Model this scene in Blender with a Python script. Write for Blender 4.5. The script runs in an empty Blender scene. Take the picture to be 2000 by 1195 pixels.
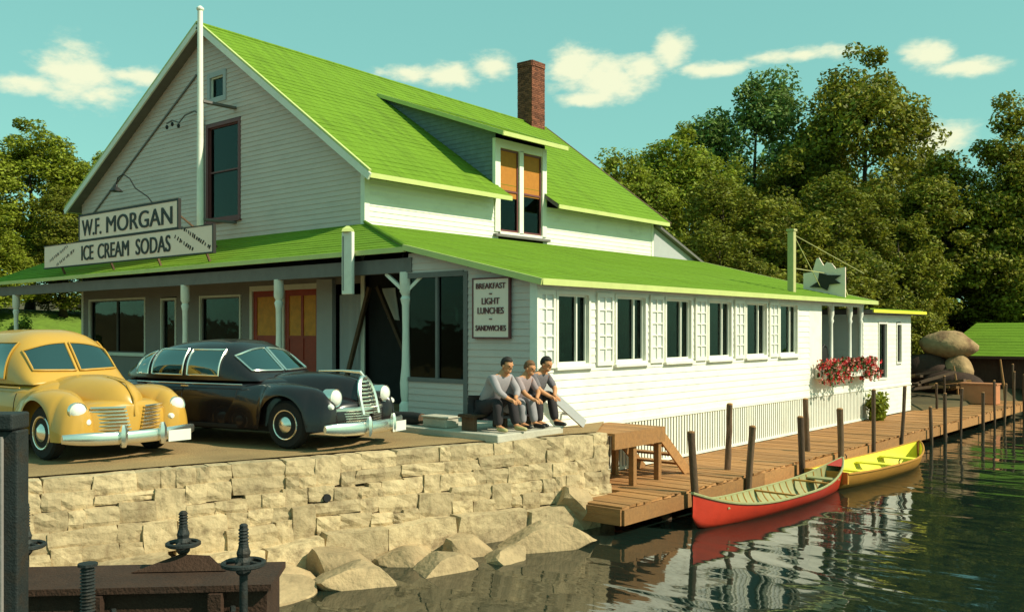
import bpy, bmesh, math, random
import numpy as np
from mathutils import Vector, Matrix, noise as mnoise
R = math.radians
random.seed(7)
SC = bpy.context.scene
COL = SC.collection

# ------------------------------------------------------------------ camera
cam_d = bpy.data.cameras.new('camera'); CAM = bpy.data.objects.new('camera', cam_d); COL.objects.link(CAM)
cam_d.sensor_width = 36.0; cam_d.lens = 36.0 * 1823 / 2000.0; cam_d.shift_y = 0.0237
cam_d.clip_start = 0.05; cam_d.clip_end = 3000
CAM.location = (13.15, -12.33, 1.72)
CAM.rotation_euler = (R(90), 0, math.atan2(0.647, 0.763))
SC.camera = CAM

# ------------------------------------------------------------------ sun, sky, exposure
SUN_AZ, SUN_EL = (0.945, 0.327), 40.0            # where the sun stands (x, y) and its height
sl = bpy.data.lights.new('sun', 'SUN'); sl.energy = 5.0; sl.angle = R(0.6); sl.color = (1.0, 0.93, 0.73)
SUN = bpy.data.objects.new('sun', sl); COL.objects.link(SUN)
ce = math.cos(R(SUN_EL)); sdir = Vector((SUN_AZ[0] * ce, SUN_AZ[1] * ce, math.sin(R(SUN_EL)))).normalized()
SUN.rotation_euler = (-sdir).to_track_quat('-Z', 'Y').to_euler(); SUN.location = (30, 10, 40)
W = bpy.data.worlds.new('World'); SC.world = W; W.use_nodes = True
SC.view_settings.view_transform = 'Standard'; SC.view_settings.look = 'None'
SC.view_settings.exposure = 0.18; SC.view_settings.gamma = 1.0; SC.view_settings.use_curve_mapping = False
SC.cycles.use_denoising = True; SC.cycles.max_bounces = 8; SC.cycles.transparent_max_bounces = 12
SC.cycles.sample_clamp_indirect = 6.0

def build_sky():
    nt = W.node_tree; nt.nodes.clear(); N = nt.nodes.new; L = nt.links.new
    out = N('ShaderNodeOutputWorld'); bg = N('ShaderNodeBackground'); bg.inputs['Strength'].default_value = 0.1
    sky = N('ShaderNodeTexSky'); sky.sky_type = 'NISHITA'; sky.sun_disc = False
    sky.sun_elevation = R(SUN_EL); sky.sun_rotation = math.atan2(SUN_AZ[0], SUN_AZ[1])
    sky.air_density = 1.0; sky.dust_density = .5; sky.ozone_density = 1.0
    def M(op, a, b=None, c=None):
        n = N('ShaderNodeMath'); n.operation = op
        for i, v in enumerate((a, b, c)):
            if v is None: continue
            if isinstance(v, (int, float)): n.inputs[i].default_value = v
            else: L(v, n.inputs[i])
        return n.outputs[0]
    tint = N('ShaderNodeMix'); tint.data_type = 'RGBA'; tint.blend_type = 'MULTIPLY'; tint.inputs[0].default_value = 1.0
    flat = N('ShaderNodeMix'); flat.data_type = 'RGBA'; flat.inputs[0].default_value = .62; L(sky.outputs[0], flat.inputs[6]); flat.inputs[7].default_value = (2.2, 4.0, 5.6, 1)
    L(flat.outputs[2], tint.inputs[6]); tint.inputs[7].default_value = (1.06, 1.50, 0.96, 1)
    tc = N('ShaderNodeTexCoord'); sp = N('ShaderNodeSeparateXYZ'); L(tc.outputs['Generated'], sp.inputs[0])
    az = M('ARCTAN2', sp.outputs[1], sp.outputs[0]); el = M('ARCSINE', sp.outputs[2])
    nz = N('ShaderNodeTexNoise'); nz.inputs['Scale'].default_value = 22; nz.inputs['Detail'].default_value = 7; nz.inputs['Roughness'].default_value = 0.62
    mp = N('ShaderNodeMapping'); mp.inputs['Scale'].default_value = (1, 1, 2.2); L(tc.outputs['Generated'], mp.inputs[0]); L(mp.outputs[0], nz.inputs[0])
    nz2 = N('ShaderNodeTexNoise'); nz2.inputs['Scale'].default_value = 70; nz2.inputs['Detail'].default_value = 5; L(mp.outputs[0], nz2.inputs[0])
    jit = M('ADD', M('MULTIPLY', M('SUBTRACT', nz.outputs[0], 0.5), 2.3), M('MULTIPLY', M('SUBTRACT', nz2.outputs[0], 0.5), 0.9))
    # puffs of fair weather cumulus: azimuth, elevation, half extents (degrees), softness
    puffs = [(155.2, 13.9, 2.3, 1.5), (157.6, 13.2, 1.6, .55), (152.4, 14.2, 1.9, .5), (154.0, 13.0, 1.6, .7),
             (134.0, 15.3, 1.9, .75), (131.6, 15.8, 1.3, .8), (136.6, 15.3, 1.8, .5),
             (126.6, 15.6, 1.9, 1.15), (124.6, 14.9, 2.4, 1.3), (122.4, 15.5, 1.6, .9), (120.6, 16.4, 1.15, 1.1), (118.2, 15.3, 2.6, .42),
             (125.6, 13.9, 1.6, .5), (106.3, 15.0, 1.4, .8), (104.3, 14.2, 1.7, .5), (105.8, 10.6, 1.7, .9), (113.2, 15.7, 2.6, .45)]
    rs = random.Random(3)
    for a0 in range(-160, 95, 30):
        a = a0 + rs.uniform(-8, 8); e = rs.uniform(11, 22)
        puffs += [(a, e, rs.uniform(2.4, 3.6), rs.uniform(.8, 1.5))]
    for a0 in (167, 178): puffs.append((a0, rs.uniform(11, 18), 2.6, 1.0))
    ae = N('ShaderNodeCombineXYZ'); L(az, ae.inputs[0]); L(el, ae.inputs[1]); dmin = None
    for a, e, ra, re in puffs:
        ma = N('ShaderNodeVectorMath'); ma.operation = 'MULTIPLY_ADD'; L(ae.outputs[0], ma.inputs[0])
        ma.inputs[1].default_value = (1 / R(ra), 1 / R(re), 0); ma.inputs[2].default_value = (-a / ra, -e / re, 0)
        ln = N('ShaderNodeVectorMath'); ln.operation = 'LENGTH'; L(ma.outputs[0], ln.inputs[0])
        dmin = ln.outputs['Value'] if dmin is None else M('MINIMUM', dmin, ln.outputs['Value'])
    cov = M('SUBTRACT', 1.42, dmin)
    mr = N('ShaderNodeMapRange'); mr.interpolation_type = 'SMOOTHSTEP'
    L(M('ADD', cov, jit), mr.inputs[0]); mr.inputs[1].default_value = 0.05; mr.inputs[2].default_value = 1.15
    # no cloud far from every puff
    guard = N('ShaderNodeMapRange'); L(cov, guard.inputs[0]); guard.inputs[1].default_value = -0.45; guard.inputs[2].default_value = 0.35
    mask = M('MULTIPLY', M('MULTIPLY', mr.outputs[0], guard.outputs[0]), 0.93)
    mix = N('ShaderNodeMix'); mix.data_type = 'RGBA'; L(mask, mix.inputs[0]); L(tint.outputs[2], mix.inputs[6])
    mix.inputs[7].default_value = (8.6, 8.7, 6.0, 1)
    L(mix.outputs[2], bg.inputs[0]); L(bg.outputs[0], out.inputs[0])
build_sky()

# ------------------------------------------------------------------ materials
MATS = {}
def mat(name, col, rough=0.6, var=0.12, scale=3.0, bump=0.0, bscale=40.0, metal=0.0, stretch=(1, 1, 1), dirt=None, island=0.0, spec=0.35, coat=0.0):
    """procedural paint / stone / wood: colour variation from two noises in world space, optional per-piece variation, fine relief"""
    m = bpy.data.materials.new(name); m.use_nodes = True; nt = m.node_tree; N = nt.nodes.new; L = nt.links.new
    b = nt.nodes['Principled BSDF']; b.inputs['Roughness'].default_value = rough; b.inputs['Metallic'].default_value = metal
    b.inputs['Specular IOR Level'].default_value = spec; b.inputs['Coat Weight'].default_value = coat
    geo = N('ShaderNodeNewGeometry'); mp = N('ShaderNodeMapping'); mp.inputs['Scale'].default_value = stretch
    L(geo.outputs['Position'], mp.inputs[0])
    n1 = N('ShaderNodeTexNoise'); n1.inputs['Scale'].default_value = scale; n1.inputs['Detail'].default_value = 8; n1.inputs['Roughness'].default_value = .65
    L(mp.outputs[0], n1.inputs[0])
    cr = N('ShaderNodeMapRange'); L(n1.outputs[0], cr.inputs[0]); cr.inputs[1].default_value = .25; cr.inputs[2].default_value = .75
    cr.inputs[3].default_value = 1 - var; cr.inputs[4].default_value = 1 + var
    val = cr.outputs[0]
    if island:
        oi = N('ShaderNodeObjectInfo'); ad = N('ShaderNodeMath'); ad.operation = 'ADD'
        L(geo.outputs['Random Per Island'], ad.inputs[0]); L(oi.outputs['Random'], ad.inputs[1])
        fr = N('ShaderNodeMath'); fr.operation = 'FRACT'; L(ad.outputs[0], fr.inputs[0])
        ir = N('ShaderNodeMapRange'); L(fr.outputs[0], ir.inputs[0]); ir.inputs[3].default_value = 1 - island; ir.inputs[4].default_value = 1 + island
        mu = N('ShaderNodeMath'); mu.operation = 'MULTIPLY'; L(val, mu.inputs[0]); L(ir.outputs[0], mu.inputs[1]); val = mu.outputs[0]
    vm = N('ShaderNodeVectorMath'); vm.operation = 'SCALE'; vm.inputs[0].default_value = col; L(val, vm.inputs['Scale'])
    colout = vm.outputs[0]
    if dirt:
        dc, amt, dscale = dirt
        n2 = N('ShaderNodeTexNoise'); n2.inputs['Scale'].default_value = dscale; n2.inputs['Detail'].default_value = 9; n2.inputs['Roughness'].default_value = .7
        L(mp.outputs[0], n2.inputs[0])
        dr = N('ShaderNodeMapRange'); L(n2.outputs[0], dr.inputs[0]); dr.inputs[1].default_value = .5; dr.inputs[2].default_value = .72; dr.inputs[4].default_value = amt
        mx = N('ShaderNodeMix'); mx.data_type = 'RGBA'; L(dr.outputs[0], mx.inputs[0]); L(colout, mx.inputs[6]); mx.inputs[7].default_value = (*dc, 1)
        colout = mx.outputs[2]
    L(colout, b.inputs['Base Color'])
    if bump:
        n3 = N('ShaderNodeTexNoise'); n3.inputs['Scale'].default_value = bscale; n3.inputs['Detail'].default_value = 6; L(mp.outputs[0], n3.inputs[0])
        bp = N('ShaderNodeBump'); bp.inputs['Strength'].default_value = bump; bp.inputs['Distance'].default_value = 0.03
        L(n3.outputs[0], bp.inputs['Height']); L(bp.outputs[0], b.inputs['Normal'])
    MATS[name] = m; return m

mat('white_paint', (.80, .78, .66), .55, .05, 1.3, .12, 30, dirt=((.52, .48, .38), .35, 2.2))
mat('white_siding', (.80, .78, .68), .6, .05, .9, .15, 22, stretch=(1, 1, 2.5), dirt=((.50, .47, .40), .4, 1.1))
mat('grey_paint_and_shade', (.42, .42, .42), .65, .08, 1.5, .15, 25)  # grey paint, and the painted-in shade of the lean-to wall
mat('shade_toned_siding', (.62, .50, .445), .65, .06, 1.2, .15, 22, stretch=(1, 1, 2.5), dirt=((.42, .36, .33), .4, 1.1))  # white siding with front-face shade and a warm counter-tint in its colour
mat('dormer_shade_siding', (.17, .215, .225), .8, .2, 5, .4, 30)  # blue-grey puts the shade of the dormer cheek into its colour
mat('shade_grey_siding', (.25, .225, .205), .65, .08, 1.5, .15, 25, dirt=((.2, .19, .18), .4, 1.3))  # white siding darkened to paint in porch shade; plain grey on the post strip
mat('roof_green', (.150, .262, .020), .92, .22, 5.0, .6, 40, stretch=(.22, 1.6, .22), dirt=((.085, .135, .016), .6, 1.6), spec=.15)
mat('roof_trim', (.52, .56, .19), .5, .1, 3)
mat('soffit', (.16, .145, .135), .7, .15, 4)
mat('dark_wood', (.105, .060, .032), .75, .35, 6, .4, 25, stretch=(3, 3, .6), island=.35)
mat('dock_wood', (.38, .180, .062), .75, .22, 4, .45, 22, stretch=(.7, 5, 5), island=.22, dirt=((.17, .10, .05), .45, 1.7))
mat('brick', (.20, .068, .036), .85, .25, 6, .5, 60, island=.4)
mat('mortar', (.24, .17, .12), .9, .2, 8)
mat('quay_stone', (.47, .355, .20), .92, .26, 4.5, 1.0, 10, island=.20, dirt=((.155, .10, .05), .85, 5.5))
mat('boulder_stone', (.40, .28, .15), .88, .30, 3.5, 1.0, 12, island=.12, dirt=((.16, .115, .06), .6, 1.9))
mat('joint', (.12, .082, .042), .95, .3, 5, .6, 30)
mat('lot_dirt', (.30, .195, .085), .95, .25, .9, .5, 35, dirt=((.19, .12, .055), .6, .5))
mat('slab', (.46, .42, .33), .85, .18, 2, .3, 25)
mat('land', (.085, .062, .026), .95, .4, .7, .5, 10)
mat('grass', (.125, .21, .022), .9, .35, 3, .8, 50)
mat('sign_white', (.92, .70, .58), .6, .05, 3)
mat('black_paint', (.020, .017, .015), .5, .2, 5)
mat('sign_grey_ink', (.23, .19, .17), .6, .1, 5)
mat('amber_shade', (.45, .17, .020), .75, .12, 8, .1, 60)
mat('door_red', (.36, .045, .02), .5, .25, 4)
mat('door_orange', (.66, .27, .02), .5, .25, 5)
mat('maroon_trim', (.16, .05, .05), .5, .15, 5)
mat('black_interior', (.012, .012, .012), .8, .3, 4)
mat('curtain', (.62, .64, .60), .85, .08, 6)
mat('chrome', (.88, .84, .74), .24, .04, 5, metal=.95)
mat('tyre', (.016, .015, .014), .8, .2, 9, .2, 60)
mat('car_yellow', (.52, .29, .045), .34, .05, 1.5, coat=.5, dirt=((.40, .22, .05), .25, 2))
mat('car_black', (.012, .008, .009), .26, .2, 1.5, coat=.5, dirt=((.035, .024, .018), .4, 2.5))
mat('lens', (.75, .75, .66), .1, .03, 5, spec=.6)
mat('canoe_red', (.56, .040, .016), .35, .12, 2.2, .08, 30, coat=.3, dirt=((.30, .022, .012), .35, 3))
mat('canoe_inside', (.30, .29, .13), .6, .2, 4, stretch=(1, 4, 1))
mat('boat_orange', (.46, .21, .035), .45, .15, 3, .1, 30)
mat('boat_yellow', (.82, .74, .06), .5, .08, 3)
mat('steel_dark', (.030, .034, .032), .6, .35, 5, .3, 60, metal=.35, dirt=((.06, .035, .018), .6, 6))
mat('steel_rust', (.046, .021, .011), .85, .35, 4, .5, 40, dirt=((.03, .018, .012), .6, 3))
mat('skin', (.55, .25, .115), .6, .08, 20)
mat('hair_dark', (.018, .013, .010), .7, .2, 40)
mat('hair_brown', (.16, .075, .03), .7, .2, 40)
mat('shirt_dark', (.16, .14, .15), .85, .1, 14, .3, 30)
mat('shirt_grey', (.33, .29, .30), .85, .08, 14)
mat('shirt_pink', (.33, .25, .25), .85, .08, 14)
mat('trouser_dark', (.032, .026, .028), .85, .2, 14)
mat('trouser_grey', (.28, .26, .27), .85, .15, 14)
mat('shoe_tan', (.42, .36, .16), .6, .15, 20)
mat('shoe_black', (.015, .013, .012), .45, .2, 20)
mat('bark', (.060, .042, .026), .9, .35, 5, .8, 18, stretch=(4, 4, 1))
mat('flower_red', (.62, .03, .035), .7, .2, 20, island=.4)
mat('flower_pink', (.72, .30, .24), .7, .2, 20, island=.25)
mat('bush_leaf', (.055, .095, .015), .7, .2, 20, island=.4)
mat('boathouse_wall', (.085, .038, .022), .85, .3, 3, .3, 20, stretch=(6, 6, 1))
mat('orange_paint', (.50, .20, .09), .6, .15, 4)
mat('tan_rock', (.36, .23, .11), .95, .35, 2.3, 1.0, 7, dirt=((.13, .055, .03), .85, 1.6))
mat('plate', (.68, .68, .60), .5, .05, 5)
mat('rope', (.45, .42, .18), .8, .1, 9)

def glass(name, tint, gloss=0.35):
    m = bpy.data.materials.new(name); m.use_nodes = True; nt = m.node_tree; N = nt.nodes.new; L = nt.links.new
    nt.nodes.remove(nt.nodes['Principled BSDF']); o = nt.nodes['Material Output']
    t = N('ShaderNodeBsdfTransparent'); t.inputs[0].default_value = (*tint, 1)
    g = N('ShaderNodeBsdfGlossy'); g.inputs['Roughness'].default_value = .03; g.inputs[0].default_value = (.8, .95, .9, 1)
    nz = N('ShaderNodeTexNoise'); nz.inputs['Scale'].default_value = 2.2; ge = N('ShaderNodeNewGeometry'); L(ge.outputs['Position'], nz.inputs[0])
    bp = N('ShaderNodeBump'); bp.inputs['Strength'].default_value = .08; bp.inputs['Distance'].default_value = .05; L(nz.outputs[0], bp.inputs['Height']); L(bp.outputs[0], g.inputs['Normal'])
    fr = N('ShaderNodeFresnel'); fr.inputs[0].default_value = 1.5
    ad = N('ShaderNodeMath'); ad.operation = 'ADD'; L(fr.outputs[0], ad.inputs[0]); ad.inputs[1].default_value = gloss; ad.use_clamp = True
    mx = N('ShaderNodeMixShader'); L(ad.outputs[0], mx.inputs[0]); L(t.outputs[0], mx.inputs[1]); L(g.outputs[0], mx.inputs[2]); L(mx.outputs[0], o.inputs[0])
    MATS[name] = m
glass('window_glass', (.28, .34, .33), -.035)
glass('car_glass', (.30, .42, .40), .22)

def leaf_mat(name, col, island=.5):
    m = mat(name, col, .6, .25, .8, island=island, spec=.25)
    nt = m.node_tree; b = nt.nodes['Principled BSDF']; N = nt.nodes.new; L = nt.links.new
    tr = N('ShaderNodeBsdfTranslucent'); src = b.inputs['Base Color'].links[0].from_socket; L(src, tr.inputs[0])
    mx = N('ShaderNodeMixShader'); mx.inputs[0].default_value = .3; L(b.outputs[0], mx.inputs[1]); L(tr.outputs[0], mx.inputs[2])
    L(mx.outputs[0], nt.nodes['Material Output'].inputs[0])
glass('screen_mesh', (.16, .17, .17), -.03)
leaf_mat('leaf_olive', (.215, .215, .018)); leaf_mat('leaf_green', (.225, .26, .02)); leaf_mat('leaf_blue', (.15, .22, .045)); leaf_mat('leaf_dark', (.17, .178, .015)); leaf_mat('leaf_bright', (.17, .22, .02))

def water_mat():
    m = bpy.data.materials.new('lake_water'); m.use_nodes = True; nt = m.node_tree; N = nt.nodes.new; L = nt.links.new
    b = nt.nodes['Principled BSDF']; b.inputs['Base Color'].default_value = (.008, .016, .012, 1); b.inputs['Roughness'].default_value = .03
    b.inputs['IOR'].default_value = 1.33; b.inputs['Specular IOR Level'].default_value = .9
    ge = N('ShaderNodeNewGeometry'); mp = N('ShaderNodeMapping'); mp.inputs['Rotation'].default_value = (0, 0, R(40)); mp.inputs['Scale'].default_value = (.55, 1.5, 1)
    L(ge.outputs['Position'], mp.inputs[0])
    n1 = N('ShaderNodeTexNoise'); n1.inputs['Scale'].default_value = .55; n1.inputs['Detail'].default_value = 2; n1.inputs['Distortion'].default_value = .6; L(mp.outputs[0], n1.inputs[0])
    n2 = N('ShaderNodeTexNoise'); n2.inputs['Scale'].default_value = 5; n2.inputs['Detail'].default_value = 2; L(mp.outputs[0], n2.inputs[0])
    b1 = N('ShaderNodeBump'); b1.inputs['Strength'].default_value = .27; b1.inputs['Distance'].default_value = .16; L(n1.outputs[0], b1.inputs['Height'])
    b2 = N('ShaderNodeBump'); b2.inputs['Strength'].default_value = .05; b2.inputs['Distance'].default_value = .03; L(n2.outputs[0], b2.inputs['Height']); L(b1.outputs[0], b2.inputs['Normal'])
    L(b2.outputs[0], b.inputs['Normal']); MATS['lake_water'] = m
water_mat()

# ------------------------------------------------------------------ mesh helpers
ORG = {}                                          # world origin of each unrotated parent
class MB:
    def __init__(s): s.v = []; s.f = []
    def add(s, vs, fs):
        o = len(s.v); s.v += [tuple(p) for p in vs]; s.f += [tuple(i + o for i in f) for f in fs]; return s
    def box(s, x0, x1, y0, y1, z0, z1):
        if x0 > x1: x0, x1 = x1, x0
        if y0 > y1: y0, y1 = y1, y0
        if z0 > z1: z0, z1 = z1, z0
        return s.add([(x0, y0, z0), (x1, y0, z0), (x1, y1, z0), (x0, y1, z0), (x0, y0, z1), (x1, y0, z1), (x1, y1, z1), (x0, y1, z1)],
                     [(0, 3, 2, 1), (4, 5, 6, 7), (0, 1, 5, 4), (1, 2, 6, 5), (2, 3, 7, 6), (3, 0, 4, 7)])
    def quad(s, a, b, c, d): return s.add([a, b, c, d], [(0, 1, 2, 3)])
    def slab(s, pts, t):                          # polygon thickened along its own normal, downwards
        P = [Vector(p) for p in pts]; n = (P[1] - P[0]).cross(P[2] - P[0]).normalized()
        if n.z < 0: P.reverse(); n = -n
        k = len(P); Q = [p - n * t for p in P]
        return s.add(P + Q, [tuple(range(k)), tuple(range(2 * k - 1, k - 1, -1))] + [(i, i + k, (i + 1) % k + k, (i + 1) % k) for i in range(k)])
    def bar(s, a, b, w, h, up=(0, 0, 1)):         # rectangular bar from a to b
        a = Vector(a); b = Vector(b); d = (b - a).normalized(); up = Vector(up)
        if abs(d.dot(up)) > .98: up = Vector((1, 0, 0))
        r = d.cross(up).normalized(); u = r.cross(d)
        vs = [p + r * sx * w / 2 + u * sz * h / 2 for p in (a, b) for sx, sz in ((-1, -1), (1, -1), (1, 1), (-1, 1))]
        return s.add(vs, [(0, 1, 2, 3), (7, 6, 5, 4), (0, 4, 5, 1), (1, 5, 6, 2), (2, 6, 7, 3), (3, 7, 4, 0)])
    def tube(s, pts, r, n=8, closed=False, flat=1.0):
        P = [Vector(p) for p in pts]; k = len(P); rr = r if isinstance(r, (list, tuple)) else [r] * k
        rings = []; prev = None
        for i, p in enumerate(P):
            if closed: d = P[(i + 1) % k] - P[i - 1]
            else: d = P[min(i + 1, k - 1)] - P[max(i - 1, 0)]
            d = d.normalized() if d.length > 1e-9 else Vector((0, 0, 1))
            ref = prev if prev is not None else (Vector((0, 0, 1)) if abs(d.z) < .9 else Vector((1, 0, 0)))
            u = (ref - d * ref.dot(d)).normalized(); w = d.cross(u); prev = u
            rings.append([p + (u * math.cos(2 * math.pi * j / n) + w * math.sin(2 * math.pi * j / n) * flat) * rr[i] for j in range(n)])
        return s.loft(rings, ring=True, cap=not closed, loop=closed)
    def loft(s, rings, ring=False, cap=False, loop=False):
        n = len(rings[0]); k = len(rings); vs = [p for r_ in rings for p in r_]; fs = []
        for i in range(k if loop else k - 1):
            a = i * n; b = ((i + 1) % k) * n
            for j in range(n if ring else n - 1):
                j2 = (j + 1) % n; fs.append((a + j, a + j2, b + j2, b + j))
        if cap: fs.append(tuple(range(n - 1, -1, -1))); fs.append(tuple(range((k - 1) * n, k * n)))
        return s.add(vs, fs)
    def lathe(s, prof, c=(0, 0, 0), axis='Z', n=16):
        rings = []
        for r, h in prof:
            ring = []
            for j in range(n):
                a = 2 * math.pi * j / n; p = (r * math.cos(a), r * math.sin(a), h)
                if axis == 'X': p = (p[2], p[0], p[1])
                if axis == 'Y': p = (p[0], p[2], p[1])
                ring.append((c[0] + p[0], c[1] + p[1], c[2] + p[2]))
            rings.append(ring)
        return s.loft(rings, ring=True, cap=True)
    def build(s, name, m, parent=None, smooth=False, bevel=0, local=False, kind=None):
        me = bpy.data.meshes.new(name); o = Vector((0, 0, 0))
        if parent is not None and not local: o = ORG.get(parent.name, Vector((0, 0, 0)))
        me.from_pydata([(p[0] - o.x, p[1] - o.y, p[2] - o.z) for p in s.v], [], s.f); me.update()
        bm = bmesh.new(); bm.from_mesh(me); bmesh.ops.recalc_face_normals(bm, faces=bm.faces); bm.to_mesh(me); bm.free()
        if m: me.materials.append(MATS[m])
        if smooth:
            me.polygons.foreach_set('use_smooth', [True] * len(me.polygons))
            if smooth != 'all': me.set_sharp_from_angle(angle=R(40))
        ob = bpy.data.objects.new(name, me); COL.objects.link(ob)
        if parent is not None: ob.parent = parent
        ORG[ob.name] = o.copy()
        if bevel:
            bv = ob.modifiers.new('bevel', 'BEVEL'); bv.width = bevel; bv.segments = 2; bv.limit_method = 'ANGLE'
        if kind: ob['kind'] = kind
        return ob
def empty(name, loc=(0, 0, 0), rz=0.0):
    o = bpy.data.objects.new(name, None); COL.objects.link(o); o.location = loc; o.rotation_euler = (0, 0, rz); o.empty_display_size = .2
    ORG[o.name] = Vector(loc); return o
def tag(o, label, cat, group=None, kind=None):
    o['label'] = label; o['category'] = cat
    if group: o['group'] = group
    if kind: o['kind'] = kind
    return o
def struct(o): o['kind'] = 'structure'; return o
def copy_tree(o, parent=None):
    c = o.copy(); COL.objects.link(c); c.parent = parent
    for ch in o.children: copy_tree(ch, c)
    return c
def text_part(name, body, parent, p, w, h, m, rot=0.0, face='front', depth=.006):
    """flat lettering as a mesh, fitted in a w x h box whose centre is p; faces -y ('front') or +x ('side')"""
    cu = bpy.data.curves.new('t', 'FONT'); cu.body = body; cu.extrude = depth; cu.align_x = 'CENTER'; cu.align_y = 'CENTER'; cu.size = 1; cu.resolution_u = 4
    t = bpy.data.objects.new('t', cu); COL.objects.link(t); dg = bpy.context.evaluated_depsgraph_get()
    me = bpy.data.meshes.new_from_object(t.evaluated_get(dg)); bpy.data.objects.remove(t)
    co = np.array([v.co[:] for v in me.vertices]); lo = co.min(0); hi = co.max(0); c = (lo + hi) / 2
    mb = MB(); F_ = [tuple(f.vertices) for f in me.polygons]; bpy.data.meshes.remove(me)
    for sx, fw_ in ((-1, 0), (0, .0015), (1, .003)):      # struck three times for a bolder face
     o = []
     for q in co:
      x = (q[0] - c[0]) / (hi[0] - lo[0]) * (w - .05 * h) + sx * h * .035; y = (q[1] - c[1]) / (hi[1] - lo[1]) * h
      x, y = x * math.cos(rot) - y * math.sin(rot), x * math.sin(rot) + y * math.cos(rot)
      o.append((p[0] + x, p[1] - q[2] - fw_, p[2] + y))
     mb.add(o, F_)
    return mb.build(name, m, parent)
def herm(keys):
    xs = [k[0] for k in keys]; ys = [k[1] for k in keys]; n = len(xs); ms = []
    for i in range(n):
        if i in (0, n - 1): j = min(i, n - 2); ms.append((ys[j + 1] - ys[j]) / (xs[j + 1] - xs[j]))
        else:
            a = (ys[i] - ys[i - 1]) / (xs[i] - xs[i - 1]); b = (ys[i + 1] - ys[i]) / (xs[i + 1] - xs[i]); ms.append(0 if a * b <= 0 else 2 * a * b / (a + b))
    def f(x):
        if x <= xs[0]: return ys[0]
        if x >= xs[-1]: return ys[-1]
        i = max(j for j in range(n - 1) if xs[j] <= x); h = xs[i + 1] - xs[i]; t = (x - xs[i]) / h
        return ys[i] * (1 + 2 * t) * (1 - t) ** 2 + h * ms[i] * t * (1 - t) ** 2 + ys[i + 1] * t * t * (3 - 2 * t) + h * ms[i + 1] * t * t * (t - 1)
    return f

# ================================================================== SETTING: land, lake, lot
WZ = -1.42                                       # lake level
def wall_x(y): return 1.82 + (y + 7.99) * 0.275  # top edge of the quay
def sstep(a, b, x):
    t = min(1, max(0, (x - a) / (b - a))); return t * t * (3 - 2 * t)
def shore_x(y):
    if y < .65: return wall_x(y) - .30
    return 2.6 + 1.6 * sstep(19.5, 23, y)
def ground_z(x, y):
    z = -.9 * sstep(17, 22, y) * sstep(-9, 0, x)
    z += .055 * max(0, y - 26) + .03 * max(0, -6 - x) * sstep(14, 30, y)
    z += 2.6 * sstep(-21.5, -29, x) * sstep(-12, -4, y) + .02 * max(0, -30 - x)
    if y > 20 or x < -21: z += .18 * mnoise.noise(Vector((x * .2, y * .2, 0)))
    return min(z, 4.5)
def land_sheet():
    ys = [-900, -500, -250, -120, -60, -35, -20, -14, -11, -9, -7, -5, -3, -1.5, -.5, .6, .7, 2, 4, 7, 10, 13, 16, 18, 19.5, 20.2, 21, 22, 23, 25, 27, 29, 31, 34, 37, 41, 46, 53, 62, 75, 100, 150, 250, 500, 900]
    off = [0, -.4, -1, -2, -4, -6, -8, -10, -12, -14, -16, -18, -20, -22, -24, -26, -28, -30, -33, -37, -43, -52, -70, -110, -200, -400, -900]
    v = []; f = []
    for y in ys:
        s = shore_x(y); bank = 1.3 if y > 20 else .02
        v += [(s + 900, y, -4), (s + 40, y, -4), (s + bank + .02, y, -3.4), (s + bank, y, -2.2 if y > 20 else -3.2)]
        for o in off:
            z = ground_z(s + o, y); v.append((s + o, y, z - (.35 if (y > 20 and o == 0) else 0)))
    n = len(off) + 4
    for i in range(len(ys) - 1):
        for j in range(n - 1): f.append((i * n + j, i * n + j + 1, (i + 1) * n + j + 1, (i + 1) * n + j))
    mb = MB(); mb.add(v, f); return mb
struct(land_sheet().build('ground', 'land', smooth='all'))
MBw = MB().quad((0, -900, WZ), (900, -900, WZ), (900, 900, WZ), (0, 900, WZ)); struct(MBw.build('lake_water', 'lake_water'))
lot = MB()
lys = [-16, -13, -11, -9, -7.5, -6, -4.5, -3, -1.5, 0, .6, 2.55]
lxs = [0, .08, .3, .6, .8, 1]
rows = []
for y in lys:
    xr = wall_x(y) - .12 if y < .65 else 2.9
    rows.append([(xr + (-21 - xr) * t, y, .012 + .012 * mnoise.noise(Vector((xr * t * 3, y, 1))) if 0 < t < 1 else .01) for t in lxs])
lot.loft(rows); struct(lot.build('parking_lot', 'lot_dirt', smooth='all'))
lawn = MB(); rows = []
for i in range(13):
    y = -.5 + i * 1.0; rows.append([(-20 - j * 1.1, y, ground_z(-20 - j * 1.1, y) + .03) for j in range(16)])
lawn.loft(rows); struct(lawn.build('lawn_bank', 'grass', smooth='all'))

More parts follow.
